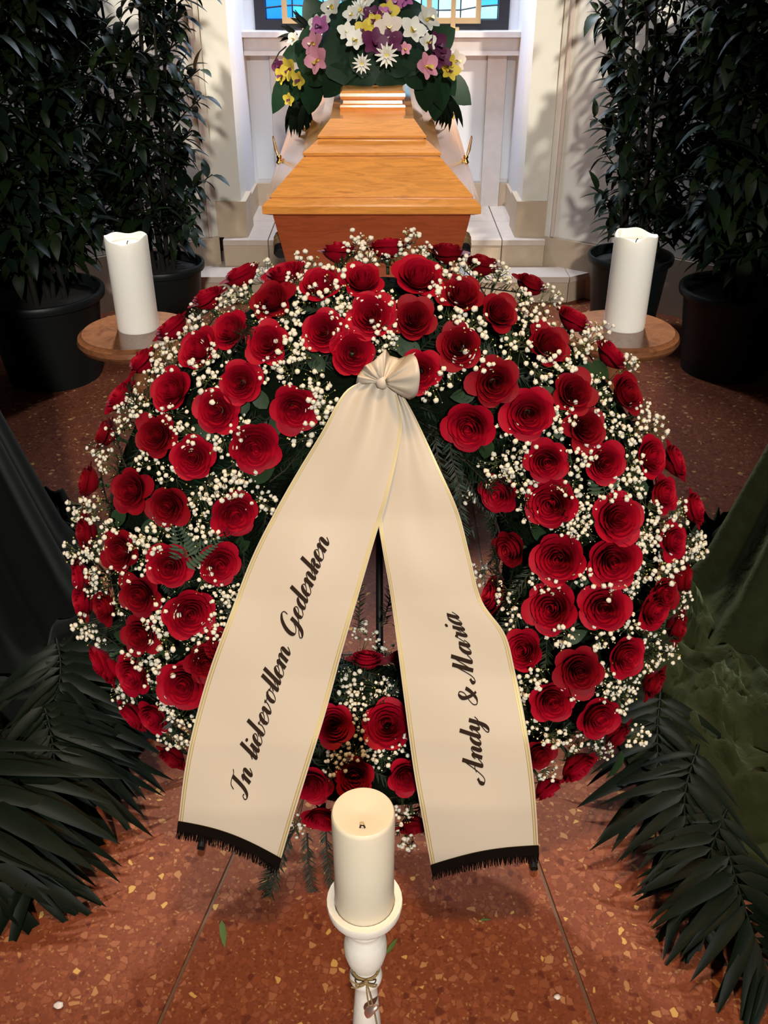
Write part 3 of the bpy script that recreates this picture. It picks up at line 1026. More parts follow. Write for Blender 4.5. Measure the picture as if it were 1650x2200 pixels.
# fir twigs
def fir_mesh(seed):
    rnd = random.Random(seed)
    b = MB()
    L = 0.13
    pts = [(0, 0, 0), (0.004, L * .5, .004), (0, L, -.004)]
    b.tube(pts, [.0018, .0014, .0008], 4, 0)
    for k in range(64):
        t = k / 64
        base = lerp_path([Vector(q) for q in pts], t)
        ang = rnd.choice((-1, 1)) * rnd.uniform(0.1, 1.3) + math.pi / 2
        side = Vector((math.sin(ang - math.pi / 2 + rnd.choice((0, 0))) if False else math.cos(ang), 0, abs(math.sin(ang)) * .9))
        s = rnd.choice((-1, 1))
        d = Vector((s * rnd.uniform(.5, 1.0), rnd.uniform(.5, .9), rnd.uniform(-.1, .6))).normalized()
        nl = rnd.uniform(.016, .024) * (1 if t < .85 else .75)
        w = d.cross(Vector((0, 0, 1))).normalized() * 0.0008
        tip = base + d * nl
        b.add([base - w, base + w, base + d * nl * .6 + w, tip, base + d * nl * .6 - w], [(0, 1, 2, 3, 4)], 1)
    return b.mesh('fir_twig', [M_twig, M_fir])


FIR = [fir_mesh(s) for s in range(4)]
rnd = random.Random(5)


def ring_pt(A_, B_, ra, rc):
    h = RM + ra * math.cos(B_)
    p = to_w(h * math.cos(A_), h * math.sin(A_), rc * math.sin(B_))
    n = ((WU * math.cos(A_) + WV * math.sin(A_)) * (math.cos(B_) / ra) + WN * (math.sin(B_) / rc)).normalized()
    tang = (WV * math.cos(A_) - WU * math.sin(A_))
    return p, n, tang


# loose twigs hanging below the wreath and across the hole
for x, y, dx, dy, s in ((640, 1770, -.5, -1, 1.1), (700, 1775, .1, -1, .9), (660, 1790, .1, -1, .9), (620, 1800, -.3, -1, 1), (965, 960, .5, -.5, .9), (985, 1010, .1, -1, .9), (1010, 1040, -.6, -.5, .9), (1000, 1100, -.3, -.8, 1),
                        (980, 1000, .5, -.6, .8), (1020, 1130, -.6, -.8, 1), (770, 1350, .0, 1, .8), (820, 1345, .2, 1, .8), (850, 1350, .3, .8, .8), (740, 1370, -.3, .8, .8), (930, 900, .2, -1, .9), (900, 930, .2, -1, .9), (960, 900, .2, -1, .9)):
    p, n = on_wreath(x, y, .11, .09)
    d = (WU * dx + WV * dy + WN * .15).normalized()
    link(FIR[int(x) % 4], 'fir_twig', wre, M=frame_y(p, d, WN, s))


# ---- roses
def rose_petal(b, ang, span, r0, r1, z0, z1, curl, rnd, mi=0, nu=8, nv=6, tipx=0.25):
    wv = rnd.uniform(-.06, .06)
    ph = rnd.uniform(0, 6.28)

    def fn(u, v):
        s = (u - .5) * 2
        edge = 1 - abs(s) ** 3.6 * .42
        zz = z0 + (z1 - z0) * v * edge * (1 + wv * s)
        t = v * edge
        rr = r0 + (r1 - r0) * (1 - (1 - t) ** 2.0) + 0.0012 * math.sin(s * 4 + ph) * v
        if t > .72:
            q = (t - .72) / .28
            rr += curl * q * q * (1 + tipx * math.cos(s * 2.0))
            zz -= curl * .55 * q * q * (1 - .5 * abs(s))
        a = ang + s * span * (.55 + .45 * min(1, v * 1.6))
        rr *= 1 + .05 * s          # spiral overlap
        return (rr * math.cos(a), rr * math.sin(a), zz)
    b.grid(fn, nu, nv, mi)


def rose_core(b, seed, openness):
    rnd = random.Random(seed)
    # inner coil
    def coil(u, v):
        a = u * 2 * math.pi * 2.3 + seed
        rr = (.0020 + .0085 * u ** .8) * (.55 + .45 * math.sin(v * 1.57 * .9)) * openness + .001 * math.sin(a * 1.5) * v
        z = .004 + (.037 + .003 * math.sin(a * .9 + seed) - .004 * (1 - u)) * v
        return (rr * math.cos(a), rr * math.sin(a), z)
    b.grid(coil, 40, 5)
    lay = [(3, .0140, .0385, .0006, 1.35), (3, .0190, .0405, .0012, 1.45), (4, .0245, .0395, .0024, 1.25), (4, .0300, .0365, .0038, 1.25)]
    for li, (n, R, Z, cu, sp) in enumerate(lay):
        a0 = rnd.uniform(0, 6.28)
        for k in range(n):
            rose_petal(b, a0 + 2 * math.pi * k / n + rnd.uniform(-.14, .14), sp, .006, R * openness * rnd.uniform(.95, 1.05), .002, Z * rnd.uniform(.95, 1.03), cu, rnd)


def outer_set(seed, openness):
    rnd = random.Random(seed + 100)
    a0 = rnd.uniform(0, 6.28)
    out = []
    for k in range(5):
        out.append((a0 + 2 * math.pi * k / 5 + rnd.uniform(-.2, .2), 1.02, .008, .0345 * openness * rnd.uniform(.96, 1.06), .0, .0315 * rnd.uniform(.88, 1.06), rnd.uniform(.004, .010), rnd.uniform(.3, 1.6)))
    return out


def sepals(b, mi):
    for k in range(5):
        a = 2 * math.pi * k / 5
        vs = []
        for j in range(4):
            t = j / 3
            r = .006 + .018 * t
            w = .0055 * (1 - t) + .0004
            z = .001 - .008 * t * t
            vs += [(r * math.cos(a) - w * math.sin(a), r * math.sin(a) + w * math.cos(a), z), (r * math.cos(a) + w * math.sin(a), r * math.sin(a) - w * math.cos(a), z)]
        b.add(vs, [(0, 1, 3, 2), (2, 3, 5, 4), (4, 5, 7, 6)], mi)
    b.lathe([(.0035, -.03), (.0035, -.012), (.0075, -.006), (.0085, .001)], 10, mi)


ROSE_CORE, ROSE_FULL, ROSE_PET = [], [], []
for v in range(6):
    op = (1.0, .92, 1.06, .85, .98, 1.1)[v]
    rm = M_rose if v not in (3, 4) else M_rose2
    b = MB()
    rose_core(b, v * 3 + 1, op)
    nsp = len(b.f)
    sepals(b, 1)
    ROSE_CORE.append(b.mesh('rose', [rm, M_sepal]))
    b2 = MB()
    b2.v, b2.f, b2.m = list(b.v), list(b.f), list(b.m)
    pl = []
    for q in outer_set(v * 3 + 1, op):
        rr = random.Random(v)
        bp = MB()
        rose_petal(bp, *q[:7], rr, nu=10, nv=7, tipx=q[7])
        rose_petal(b2, *q[:7], rr, nu=10, nv=7, tipx=q[7])
        pl.append(bp.mesh('outer_petal', rm))
    ROSE_FULL.append(b2.mesh('rose', [rm, M_sepal]))
    ROSE_PET.append(pl)

ROSES = [(728, 542, 62), (832, 533, 82), (962, 545, 55), (1035, 570, 72), (1140, 612, 76), (612, 590, 62), (520, 592, 60), (447, 642, 75), (688, 612, 76), (778, 602, 74), (899, 594, 90), (584, 645, 64), (991, 634, 68),
         (1071, 672, 78), (1232, 688, 78), (370, 706, 72), (495, 710, 80), (575, 738, 66), (696, 711, 86), (797, 679, 78), (889, 686, 78), (1176, 741, 68), (987, 744, 100), (758, 758, 78), (427, 751, 62), (307, 778, 58), (517, 821, 84),
         (902, 799, 68), (1312, 763, 64), (1062, 823, 92), (1232, 843, 78), (1345, 846, 88), (368, 839, 72), (262, 853, 62), (633, 878, 97), (467, 881, 90), (1135, 889, 102), (1008, 916, 90), (1257, 919, 72), (335, 936, 78), (229, 931, 60),
         (547, 959, 97), (415, 984, 82), (1174, 991, 88), (1298, 994, 76), (1398, 981, 78), (1448, 992, 52), (190, 1036, 52), (282, 1053, 84), (361, 1087, 92), (1070, 1056, 78), (1183, 1081, 95), (1424, 1061, 75), (1490, 1093, 52),
         (505, 1103, 92), (1326, 1113, 92), (186, 1143, 66), (259, 1186, 76), (1098, 1179, 84), (1200, 1199, 98), (1318, 1204, 100), (1444, 1161, 58), (364, 1216, 88), (470, 1211, 84), (174, 1241, 45), (1468, 1241, 54), (300, 1279, 84),
         (225, 1304, 76), (1060, 1283, 80), (408, 1317, 94), (1186, 1306, 106), (1298, 1306, 97), (1405, 1309, 84), (180, 1291, 50), (1453, 1346, 64), (303, 1364, 66), (478, 1386, 70), (1125, 1397, 72), (1344, 1409, 80), (787, 1419, 76),
         (232, 1436, 64), (287, 1449, 84), (395, 1471, 92), (1245, 1441, 92), (1403, 1466, 66), (866, 1416, 56), (1187, 1506, 82), (1286, 1541, 86), (716, 1556, 84), (832, 1556, 98), (330, 1541, 70), (285, 1536, 52), (372, 1626, 66),
         (1325, 1578, 64), (1158, 1621, 64), (1240, 1646, 86), (670, 1686, 62), (762, 1668, 80), (872, 1668, 68), (1175, 1693, 70), (690, 1757, 60), (888, 1772, 48), (440, 1420, 60), (1425, 1275, 40), (215, 1420, 46),
         (545, 1480, 80), (490, 1600, 76), (585, 1610, 82), (540, 1715, 76), (935, 1490, 78), (1005, 1580, 80), (955, 1690, 76), (1065, 1690, 78), (1080, 1560, 74), (1030, 1440, 72), (620, 1500, 64)]
order = sorted(range(len(ROSES)), key=lambda i: -ROSES[i][2])
big_ix = set(order[:58])
rose_pos = []
rnd = random.Random(19)
for i, (x, y, s) in enumerate(ROSES):
    p, n = on_wreath(x, y)
    v = (CC - p).normalized()
    n = (n * 1.0 + v * 0.12 + Vector((rnd.uniform(-.16, .16), rnd.uniform(-.1, .1), rnd.uniform(-.05, .2)))).normalized()
    sc = s / FPX * depth(p) / 0.080
    sc = max(.72, min(1.16, sc * 1.04))
    M = frame_z(p - n * .022 * sc, n, rnd.uniform(0, 6.28), sc)
    k = (i * 5 + i // 3) % 6
    rose_pos.append((p, .034 * sc))
    if i in big_ix:
        o = link(ROSE_CORE[k], 'rose', wre, M=M)
        for pm in ROSE_PET[k]:
            link(pm, 'outer_petal', o, M=M)
    else:
        link(ROSE_FULL[k], 'rose', wre, M=M)


# ---- fir twigs covering the ring
rnd = random.Random(5)
for k in range(340):
    A_ = 2 * math.pi * (k + rnd.random()) / 340
    if k % 3 == 0:
        B_ = rnd.uniform(0.75 * math.pi, 1.15 * math.pi)        # inner side
    else:
        B_ = rnd.uniform(-0.15 * math.pi, 1.1 * math.pi)
    p, n, tg = ring_pt(A_, B_, .130 if k % 3 == 0 else .112, .086)
    cyc = n.cross(tg)
    d = (tg * rnd.choice((-1, 1)) * rnd.uniform(.4, 1) + cyc * rnd.uniform(-.5, .5) + n * rnd.uniform(.1, .45)).normalized()
    tip_ = p + d * .10
    if any((tip_ - q).length < r * 1.05 or (p + d * .05 - q).length < r * 1.05 for q, r in rose_pos) and n.dot(WN) > .2:
        d = (tg * rnd.choice((-1, 1)) - n * .12).normalized()
    link(FIR[k % 4], 'fir_twig', wre, M=frame_y(p - d * .03, d, n, rnd.uniform(.75, 1.15)))

# ---- gypsophila
def gyp_mesh(seed):
    rnd_ = random.Random(seed)
    random.seed(seed)
    b = MB()
    nf = rnd_.randint(13, 18)
    nodes = []
    for k in range(4):
        a = rnd_.uniform(0, 6.28)
        r = rnd_.uniform(.002, .012)
        q = Vector((r * math.cos(a), r * math.sin(a), rnd_.uniform(-.006, .006)))
        nodes.append(q)
        b.tube([(0, 0, -.045), q * .5 + Vector((0, 0, -.02)), q], [.0007, .0006, .0005], 3, 1, False)
    for k in range(nf + 16):
        a = rnd_.uniform(0, 6.28)
        r = .024 * math.sqrt(rnd_.random())
        z = .020 - .018 * (r / .024) ** 2 + rnd_.uniform(-.012, .008)
        p = Vector((r * math.cos(a), r * math.sin(a), z))
        nd = min(nodes, key=lambda q: (q - p).length)
        b.tube([nd, nd.lerp(p, .5) + Vector((0, 0, -.002)), p], [.00045, .0004, .00035], 3, 1, False)
        if k < nf:
            b.ball(p, rnd_.uniform(.0024, .0040), 2, .17, 0, (1, 1, .85))
        else:
            b.ball(p, rnd_.uniform(.0008, .0016), 1, .1, 2 if rnd_.random() < .55 else 0)
    return b.mesh('gypsophila_spray', [M_floret, M_gstem, M_bud])


GYP = [gyp_mesh(40 + s) for s in range(9)]
GYPXY = [(566, 595), (532, 637), (659, 573), (774, 527), (617, 675), (557, 679), (430, 684), (421, 718), (354, 751), (371, 785), (447, 798), (472, 760), (447, 832), (612, 751), (659, 751), (629, 794), (680, 824), (583, 794), (693, 862), (294, 849), (269, 883),
         (260, 930), (218, 964), (235, 989), (328, 989), (315, 879), (371, 896), (400, 938), (515, 921), (481, 955), (651, 925), (685, 891), (366, 1027), (447, 1048), (498, 1036), (557, 1074), (426, 1074), (205, 1091), (175, 1091), (421, 1125), (341, 1138), (443, 1159),
         (744, 717), (820, 717), (757, 667), (829, 650), (727, 607), (506, 637), (714, 650), (786, 565), (859, 512), (900, 548), (945, 562), (995, 589), (1073, 589), (959, 612), (973, 680), (932, 635), (1055, 598), (1177, 635), (1164, 675), (1136, 703), (1109, 748),
         (1159, 794), (1191, 780), (1259, 730), (1295, 716), (1241, 748), (1355, 785), (1282, 839), (1368, 889), (1300, 889), (1314, 930), (1218, 885), (1200, 916), (1095, 916), (1118, 953), (1082, 994), (1250, 971), (1236, 985), (1359, 921), (1409, 925), (1355, 985),
         (1359, 1021), (1023, 1053), (1118, 1039), (1100, 1016), (1209, 1048), (1245, 1085), (1300, 1044), (1345, 1048), (1450, 1089), (1391, 1089), (1136, 1107), (1236, 1116), (1259, 1139), (1209, 1139), (1391, 1139), (1382, 1162), (1482, 1162), (1491, 1180), (1436, 1225),
         (959, 794), (927, 844), (1036, 762), (818, 734), (185, 1122), (166, 1184), (203, 1187), (221, 1227), (188, 1238), (268, 1224), (301, 1180), (326, 1162), (435, 1245), (468, 1282), (494, 1278), (457, 1325), (348, 1304), (337, 1333), (261, 1304), (363, 1376), (334, 1351),
         (414, 1391), (439, 1362), (185, 1344), (206, 1362), (297, 1402), (348, 1427), (334, 1453), (265, 1489), (348, 1489), (286, 1507), (370, 1515), (392, 1536), (363, 1580), (399, 1573), (1235, 1130), (1387, 1156), (1454, 1120), (1494, 1166), (1046, 1232), (1097, 1278),
         (1107, 1329), (1158, 1248), (1184, 1253), (1260, 1237), (1306, 1253), (1382, 1227), (1352, 1263), (1438, 1222), (1464, 1283), (1459, 1309), (1209, 1360), (1296, 1360), (1352, 1344), (1403, 1375), (1438, 1405), (1392, 1416), (1311, 1456), (1352, 1467), (1336, 1502),
         (1306, 1482), (1148, 1446), (1133, 1477), (1224, 1492), (1189, 1573), (1153, 1563), (1235, 1594), (1280, 1589), (1352, 1594), (1168, 1650), (1296, 1614), (781, 1365), (822, 1405), (756, 1456), (812, 1477), (843, 1492), (766, 1523), (781, 1568), (766, 1609), (858, 1609),
         (812, 1630), (715, 1650), (868, 1752), (883, 1798), (640, 1765), (728, 545), (672, 645), (640, 610), (488, 660), (720, 680), (850, 560), (1010, 690), (1110, 640), (330, 800), (215, 1180), (240, 1150), (205, 1270), (330, 1210), (520, 1010), (1060, 1010), (740, 1500), (730, 1620)]
rnd = random.Random(77)
for i, (x, y) in enumerate(GYPXY):
    p, n = on_wreath(x + rnd.uniform(-5, 5), y + rnd.uniform(-5, 5), RA * .97, RC * .97)
    for q, r in rose_pos:
        dv = p - q
        if dv.length < r * 1.25:
            dv = dv - n * dv.dot(n)
            if dv.length > 1e-5:
                p = p + dv.normalized() * (r * 1.25 - dv.length) * .8
    n = (n + (CC - p).normalized() * .25).normalized()
    link(GYP[i % 9], 'gypsophila_spray', wre, M=frame_z(p - n * .004, n, rnd.uniform(0, 6.28), rnd.uniform(.85, 1.2)))

# ---- rose leaves and leatherleaf fern
RLEAF = [leaf_mesh('rose_leaf', 1, .62, M_rleaf, .15, .2, 6), leaf_mesh('rose_leaf', 1, .55, M_rleaf, .2, .35, 6)]
rl = [(1262, 797, 62, -80), (606, 572, 46, -70), (932, 560, 60, 10), (1478, 1105, 50, 20), (255, 1110, 50, 120), (860, 735, 60, -60), (1090, 722, 40, -90), (940, 640, 40, -40), (1205, 930, 40, -70), (1280, 1110, 40, 60), (560, 860, 50, 30), (590, 920, 55, -40),
      (330, 1130, 50, 100), (520, 1170, 60, -60), (1045, 960, 50, 170), (1160, 1150, 50, 60), (1260, 1250, 50, -60), (1380, 1050, 50, 30), (440, 930, 50, 60), (250, 1050, 40, 70), (1290, 790, 50, -120), (1190, 850, 50, 60), (560, 1020, 60, -60), (640, 1010, 60, -80),
      (270, 1370, 50, 90), (330, 1400, 50, -120), (1080, 1360, 50, 100), (1230, 1370, 50, -60), (1470, 1180, 50, -70), (680, 780, 55, 40), (880, 750, 60, 70), (480, 1140, 60, 20), (520, 870, 50, 10), (700, 1580, 50, 170), (850, 1640, 50, 60), (1100, 920, 50, 40), (1000, 850, 50, 100), (1330, 1640, 60, -150), (1150, 1330, 50, 60), (1360, 880, 50, -30)]
for i, (x, y, s, ang) in enumerate(rl):
    p, n = on_wreath(x, y, RA * .88, RC * .88)
    view = (CC - p).normalized()
    up = (Vector((0, 0, 1)) - view * view.z).normalized()
    right = up.cross(view)
    dr = up * math.cos(R_(ang)) - right * math.sin(R_(ang))
    dr = (dr - n * dr.dot(n) * .8 + n * .12).normalized()
    sc = s * 1.15 / FPX * depth(p)
    link(RLEAF[i % 2], 'rose_leaf', wre, M=frame_y(p - dr * sc * .4, dr, n + view * .4, sc))
for x, y, ang in ((395, 1200, -70), (400, 1195, 10), (1300, 1055, 30)):
    p, n = on_wreath(x, y, RA * 1.02, RC * 1.02)
    view = (CC - p).normalized()
    up = (Vector((0, 0, 1)) - view * view.z).normalized()
    right = up.cross(view)
    dr = (up * math.cos(R_(ang)) - right * math.sin(R_(ang))).normalized()
    sd = dr.cross(view).normalized()
    b = MB()
    L = .062
    b.tube([p, p + dr * L], [.0009, .0004], 4)
    for k in range(11):
        t = k / 11
        w = .022 * (1 - t) + .003
        for s_ in (-1, 1):
            q = p + dr * L * t
            b.add([q, q + sd * s_ * w * .6 + dr * .007 + view * .001, q + sd * s_ * w + dr * .008, q + sd * s_ * w * .6 + dr * -.001], [(0, 1, 2, 3)])
    b.build('fern_leaf', M_rleaf, wre)

# ---- black stand behind the wreath
st = empty('wreath_stand', (0, 1.2, 0))
tag(st, 'black metal easel stand holding up the wreath', 'stand')
for px, py, tx in ((432, 1828, -.10), (1147, 1872, .10)):
    f0 = on_z(px, py, 0.0)
    top = to_w(tx, .36, -.10)
    MB().tube([f0 + Vector((0, 0, .006)), f0 + Vector((0, .06, .012)), to_w(tx * 2.4, -.38, -.105), to_w(tx * 2.4, -.31, -.11)], .007, 8).build('leg', M_blackmetal, st, smooth=True)
MB().tube([(-.012, 1.72, .006), to_w(-.008, .36, -.105)], .0065, 8).build('leg', M_blackmetal, st, smooth=True)
MB().tube([to_w(-.008, -.36, -.115), to_w(-.008, .37, -.115)], .0065, 8).build('upright', M_blackmetal, st, smooth=True)
MB().tube([to_w(-.24, -.31, -.11), to_w(.24, -.31, -.11)], .006, 8).build('crossbar', M_blackmetal, st, smooth=True)

# ================================================================== RIBBON
rib = empty('memorial_ribbon', tuple(to_w(0, .26, .14)))
tag(rib, 'cream satin memorial ribbon with two printed tails and black fringe', 'ribbon')
OFF = [(.32, .150), (.24, .150), (.12, .150), (0, .158), (-.12, .172), (-.22, .190), (-.33, .200), (-.42, .192), (-.50, .172), (-.60, .146), (-.7, .12)]


def off_at(v):
    for (a, oa), (b, ob) in zip(OFF, OFF[1:]):
        if v >= b:
            t = min(1, max(0, (a - v) / (a - b)))
            return oa + (ob - oa) * t
    return OFF[-1][1]


def on_ribbon(x, y, extra=0.0):
    d = ray(x, y)
    o = .16
    for _ in range(14):
        c = o + extra
        t = ((W0 + WN * c) - CC).dot(WN) / d.dot(WN)
        p = CC + d * t
        o = off_at((p - W0).dot(WV))
    return p


class Tail:
    def __init__(self, le, re, extra, bulge, pleat, seed, endcurve):
        le = [Vector((a, b, 0)) for a, b in le]
        re = [Vector((a, b, 0)) for a, b in re]
        self.le, self.re = catmull(le, 6), catmull(re, 6)
        self.extra, self.bulge, self.pleat, self.seed, self.endc = extra, bulge, pleat, seed, endcurve
        self.cache = {}

    def base(self, u, w):
        a, b = lerp_path(self.le, w), lerp_path(self.re, w)
        q = a.lerp(b, u)
        q.y += self.endc * math.sin(math.pi * u) * w ** 3
        e = self.extra + self.bulge * math.sin(math.pi * u) * (.35 + .65 * w)
        e += self.pleat * math.exp(-w * 9) * math.cos(u * 15 + self.seed) * math.sin(math.pi * u)
        e += .0022 * math.sin(w * 11 + u * 2.2 + self.seed) + .0012 * math.sin(w * 23 - u * 4)
        return on_ribbon(q.x, q.y, e)

    def fill(self, NU=28, NW=90):
        self.NU, self.NW = NU, NW
        self.G = [[self.base(i / NU, j / NW) for i in range(NU + 1)] for j in range(NW + 1)]

    def P(self, u, w):
        fu, fw = min(max(u, 0), .99999) * self.NU, min(max(w, 0), .99999) * self.NW
        i, j = int(fu), int(fw)
        a, b = fu - i, fw - j
        G = self.G
        return (G[j][i] * (1 - a) + G[j][i + 1] * a) * (1 - b) + (G[j + 1][i] * (1 - a) + G[j + 1][i + 1] * a) * b

    def N(self, u, w):
        du = self.P(u + .02, w) - self.P(u - .02, w)
        dw = self.P(u, w + .01) - self.P(u, w - .01)
        n = du.cross(dw).normalized()
        return n if n.dot(WN) > 0 else -n

    def Q(self, u, w, lift):
        return self.P(u, w) + self.N(u, w) * lift


# ---- script lettering from pen strokes: x to the right, y up, x-height 1
def S(*p):
    return list(p)


GLY = {
    'n': (1.02, [S((-.06, .70), (.08, .97), (.20, .88), (.20, 0)), S((.20, .10), (.34, .68), (.54, 1.0), (.70, .86), (.70, .28), (.80, .0), (.96, .16), (1.08, .42))]),
    'm': (1.55, [S((-.06, .70), (.08, .97), (.20, .88), (.20, 0)), S((.20, .10), (.34, .68), (.54, 1.0), (.70, .86), (.70, 0)), S((.70, .10), (.84, .68), (1.04, 1.0), (1.20, .86), (1.20, .28), (1.30, .0), (1.46, .16), (1.58, .42))]),
    'i': (.52, [S((-.10, .42), (.14, .86), (.20, 1.0)), S((.20, 1.0), (.20, .28), (.30, 0), (.46, .16), (.58, .42)), 'dot']),
    'l': (.52, [S((-.10, .42), (.10, .80), (.20, 1.1)), S((.20, 2.0), (.20, .28), (.30, 0), (.46, .16), (.58, .42))]),
    'e': (.72, [S((-.08, .40), (.22, .40), (.52, .62), (.56, .86), (.38, 1.0), (.18, .78), (.12, .40), (.24, .06), (.46, 0), (.64, .16), (.78, .42))]),
    'b': (.92, [S((-.10, .42), (.10, .80), (.20, 1.1)), S((.20, 2.0), (.20, .35), (.32, .02), (.54, .06), (.70, .45), (.62, .92)), S((.62, .92), (.74, .80), (.98, .84))]),
    'v': (.95, [S((-.06, .70), (.08, .97), (.20, .86), (.22, .35), (.36, .02), (.56, .22), (.70, .65), (.64, .98)), S((.64, .98), (.76, .82), (1.0, .84))]),
    'o': (.90, [S((.44, 1.0), (.20, .84), (.12, .42), (.26, .03), (.50, .05), (.68, .45), (.62, .88), (.44, 1.0)), S((.60, .92), (.74, .80), (.98, .84))]),
    'd': (1.02, [S((.68, .80), (.44, 1.0), (.20, .78), (.12, .38), (.24, .02), (.44, .10), (.68, .62)), S((.70, 2.0), (.70, .28), (.80, 0), (.96, .16), (1.08, .42))]),
    'a': (1.02, [S((.68, .80), (.44, 1.0), (.20, .78), (.12, .38), (.24, .02), (.44, .10), (.68, .62)), S((.70, 1.0), (.70, .28), (.80, 0), (.96, .16), (1.08, .42))]),
    'k': (.95, [S((-.10, .42), (.10, .80), (.20, 1.1)), S((.20, 2.0), (.20, 0)), S((.20, .30), (.40, .82), (.62, 1.0), (.70, .80), (.52, .58), (.28, .52)), S((.34, .54), (.56, .46), (.62, .14), (.74, 0), (.88, .14), (1.0, .42))]),
    'r': (.78, [S((-.10, .42), (.12, .92), (.18, 1.14)), S((.16, 1.08), (.30, .90), (.50, .94)), S((.48, .94), (.46, .28), (.56, 0), (.72, .16), (.84, .42))]),
    'y': (1.02, [S((-.06, .70), (.08, .97), (.20, .86), (.20, .35), (.34, .02), (.52, .14), (.70, .62)), S((.70, 1.0), (.70, -.35), (.56, -.80), (.32, -.86), (.26, -.62), (.52, -.22), (.92, .14), (1.08, .42))]),
    'I': (1.22, [S((.02, 1.45), (.16, 1.80), (.52, 1.90), (1.0, 1.86), (1.25, 2.0)), S((.78, 1.88), (.74, .65), (.58, .08), (.28, -.06), (.08, .14), (.18, .38), (.38, .30))]),
    'G': (1.45, [S((1.06, 1.45), (1.04, 1.80), (.80, 2.0), (.42, 1.78), (.16, 1.2), (.14, .55), (.38, .14), (.78, .30), (1.04, .92)), S((1.06, 1.0), (1.04, .15), (.88, -.42), (.56, -.60), (.44, -.38), (.78, -.08), (1.22, .14), (1.48, .42))]),
    'A': (1.38, [S((-.10, .62), (-.36, .40), (-.30, .04), (.06, -.04), (.40, .50), (.92, 2.0)), S((.94, 2.0), (.94, .28), (1.06, 0), (1.24, .16), (1.40, .42)), S((.34, .70), (.66, .82), (1.06, .74))]),
    'M': (1.62, [S((-.20, .42), (-.42, .22), (-.22, -.04), (.10, .35), (.44, 2.0)), S((.46, 2.0), (.52, .02)), S((.52, .02), (1.06, 2.0)), S((1.08, 2.0), (1.10, .28), (1.22, 0), (1.40, .16), (1.56, .42))]),
    '&': (1.35, [S((1.18, .98), (1.02, .50), (.66, .04), (.26, .04), (.12, .40), (.36, .80), (.74, 1.14), (.76, 1.58), (.52, 1.72), (.34, 1.46), (.46, 1.0), (.84, .36), (1.16, .0))]),
    ' ': (.85, []),
}


def lettering(tail, text, start, end, xh, name, thick=.31, thin=.085, slant=.38):
    """start/end: (u, w) of the baseline's ends on the tail; letters climb the tail"""
    b = MB()
    adv = sum(GLY[c][0] for c in text)
    wl = [tail.P(.5, w / 40) for w in range(41)]
    length = sum((tail.P(start[0] + (end[0] - start[0]) * k / 20, start[1] + (end[1] - start[1]) * k / 20) - tail.P(start[0] + (end[0] - start[0]) * (k - 1) / 20, start[1] + (end[1] - start[1]) * (k - 1) / 20)).length for k in range(1, 21))
    em = length / adv                      # one x unit in metres

    def place(gx, gy):
        t = gx / adv
        u = start[0] + (end[0] - start[0]) * t
        w = start[1] + (end[1] - start[1]) * t
        wid = (tail.P(1, w) - tail.P(0, w)).length
        return tail.Q(u - gy * em * xh / wid, w, .0011)
    x = 0
    for c in text:
        a, strokes = GLY[c]
        for s in strokes:
            if s == 'dot':
                n = 12
                cx_, cy_ = x + .2 + slant * 1.5, 1.5
                vs = [place(cx_ + .14 * math.cos(2 * math.pi * k / n), cy_ + .14 * math.sin(2 * math.pi * k / n)) for k in range(n)]
                b.add(vs, [tuple(range(n))])
                continue
            pts = catmull([Vector((p[0] + slant * p[1], p[1], 0)) for p in s], 9)
            n = len(pts)
            L, R = [], []
            ws = []
            for k in range(n):
                d = (pts[min(k + 1, n - 1)] - pts[max(k - 1, 0)]).normalized()
                ax = Vector((slant, 1, 0)).normalized()
                down = max(0, -d.dot(ax))
                ws.append(thin + (thick - thin) * down ** 1.6)
            for _ in range(2):
                ws = [(ws[max(0, k - 1)] + ws[k] * 2 + ws[min(n - 1, k + 1)]) / 4 for k in range(n)]
            for k in range(n):
                d = (pts[min(k + 1, n - 1)] - pts[max(k - 1, 0)]).normalized()
                pn = Vector((-d.y, d.x, 0))
                for lst, sg in ((L, 1), (R, -1)):
                    q = pts[k] + pn * sg * ws[k] * .5
                    lst.append(place(x + q.x, q.y))
            b.add(L + R, [(k, k + 1, n + k + 1, n + k) for k in range(n - 1)])
        x += a
    return b.build(name, M_ink, None)


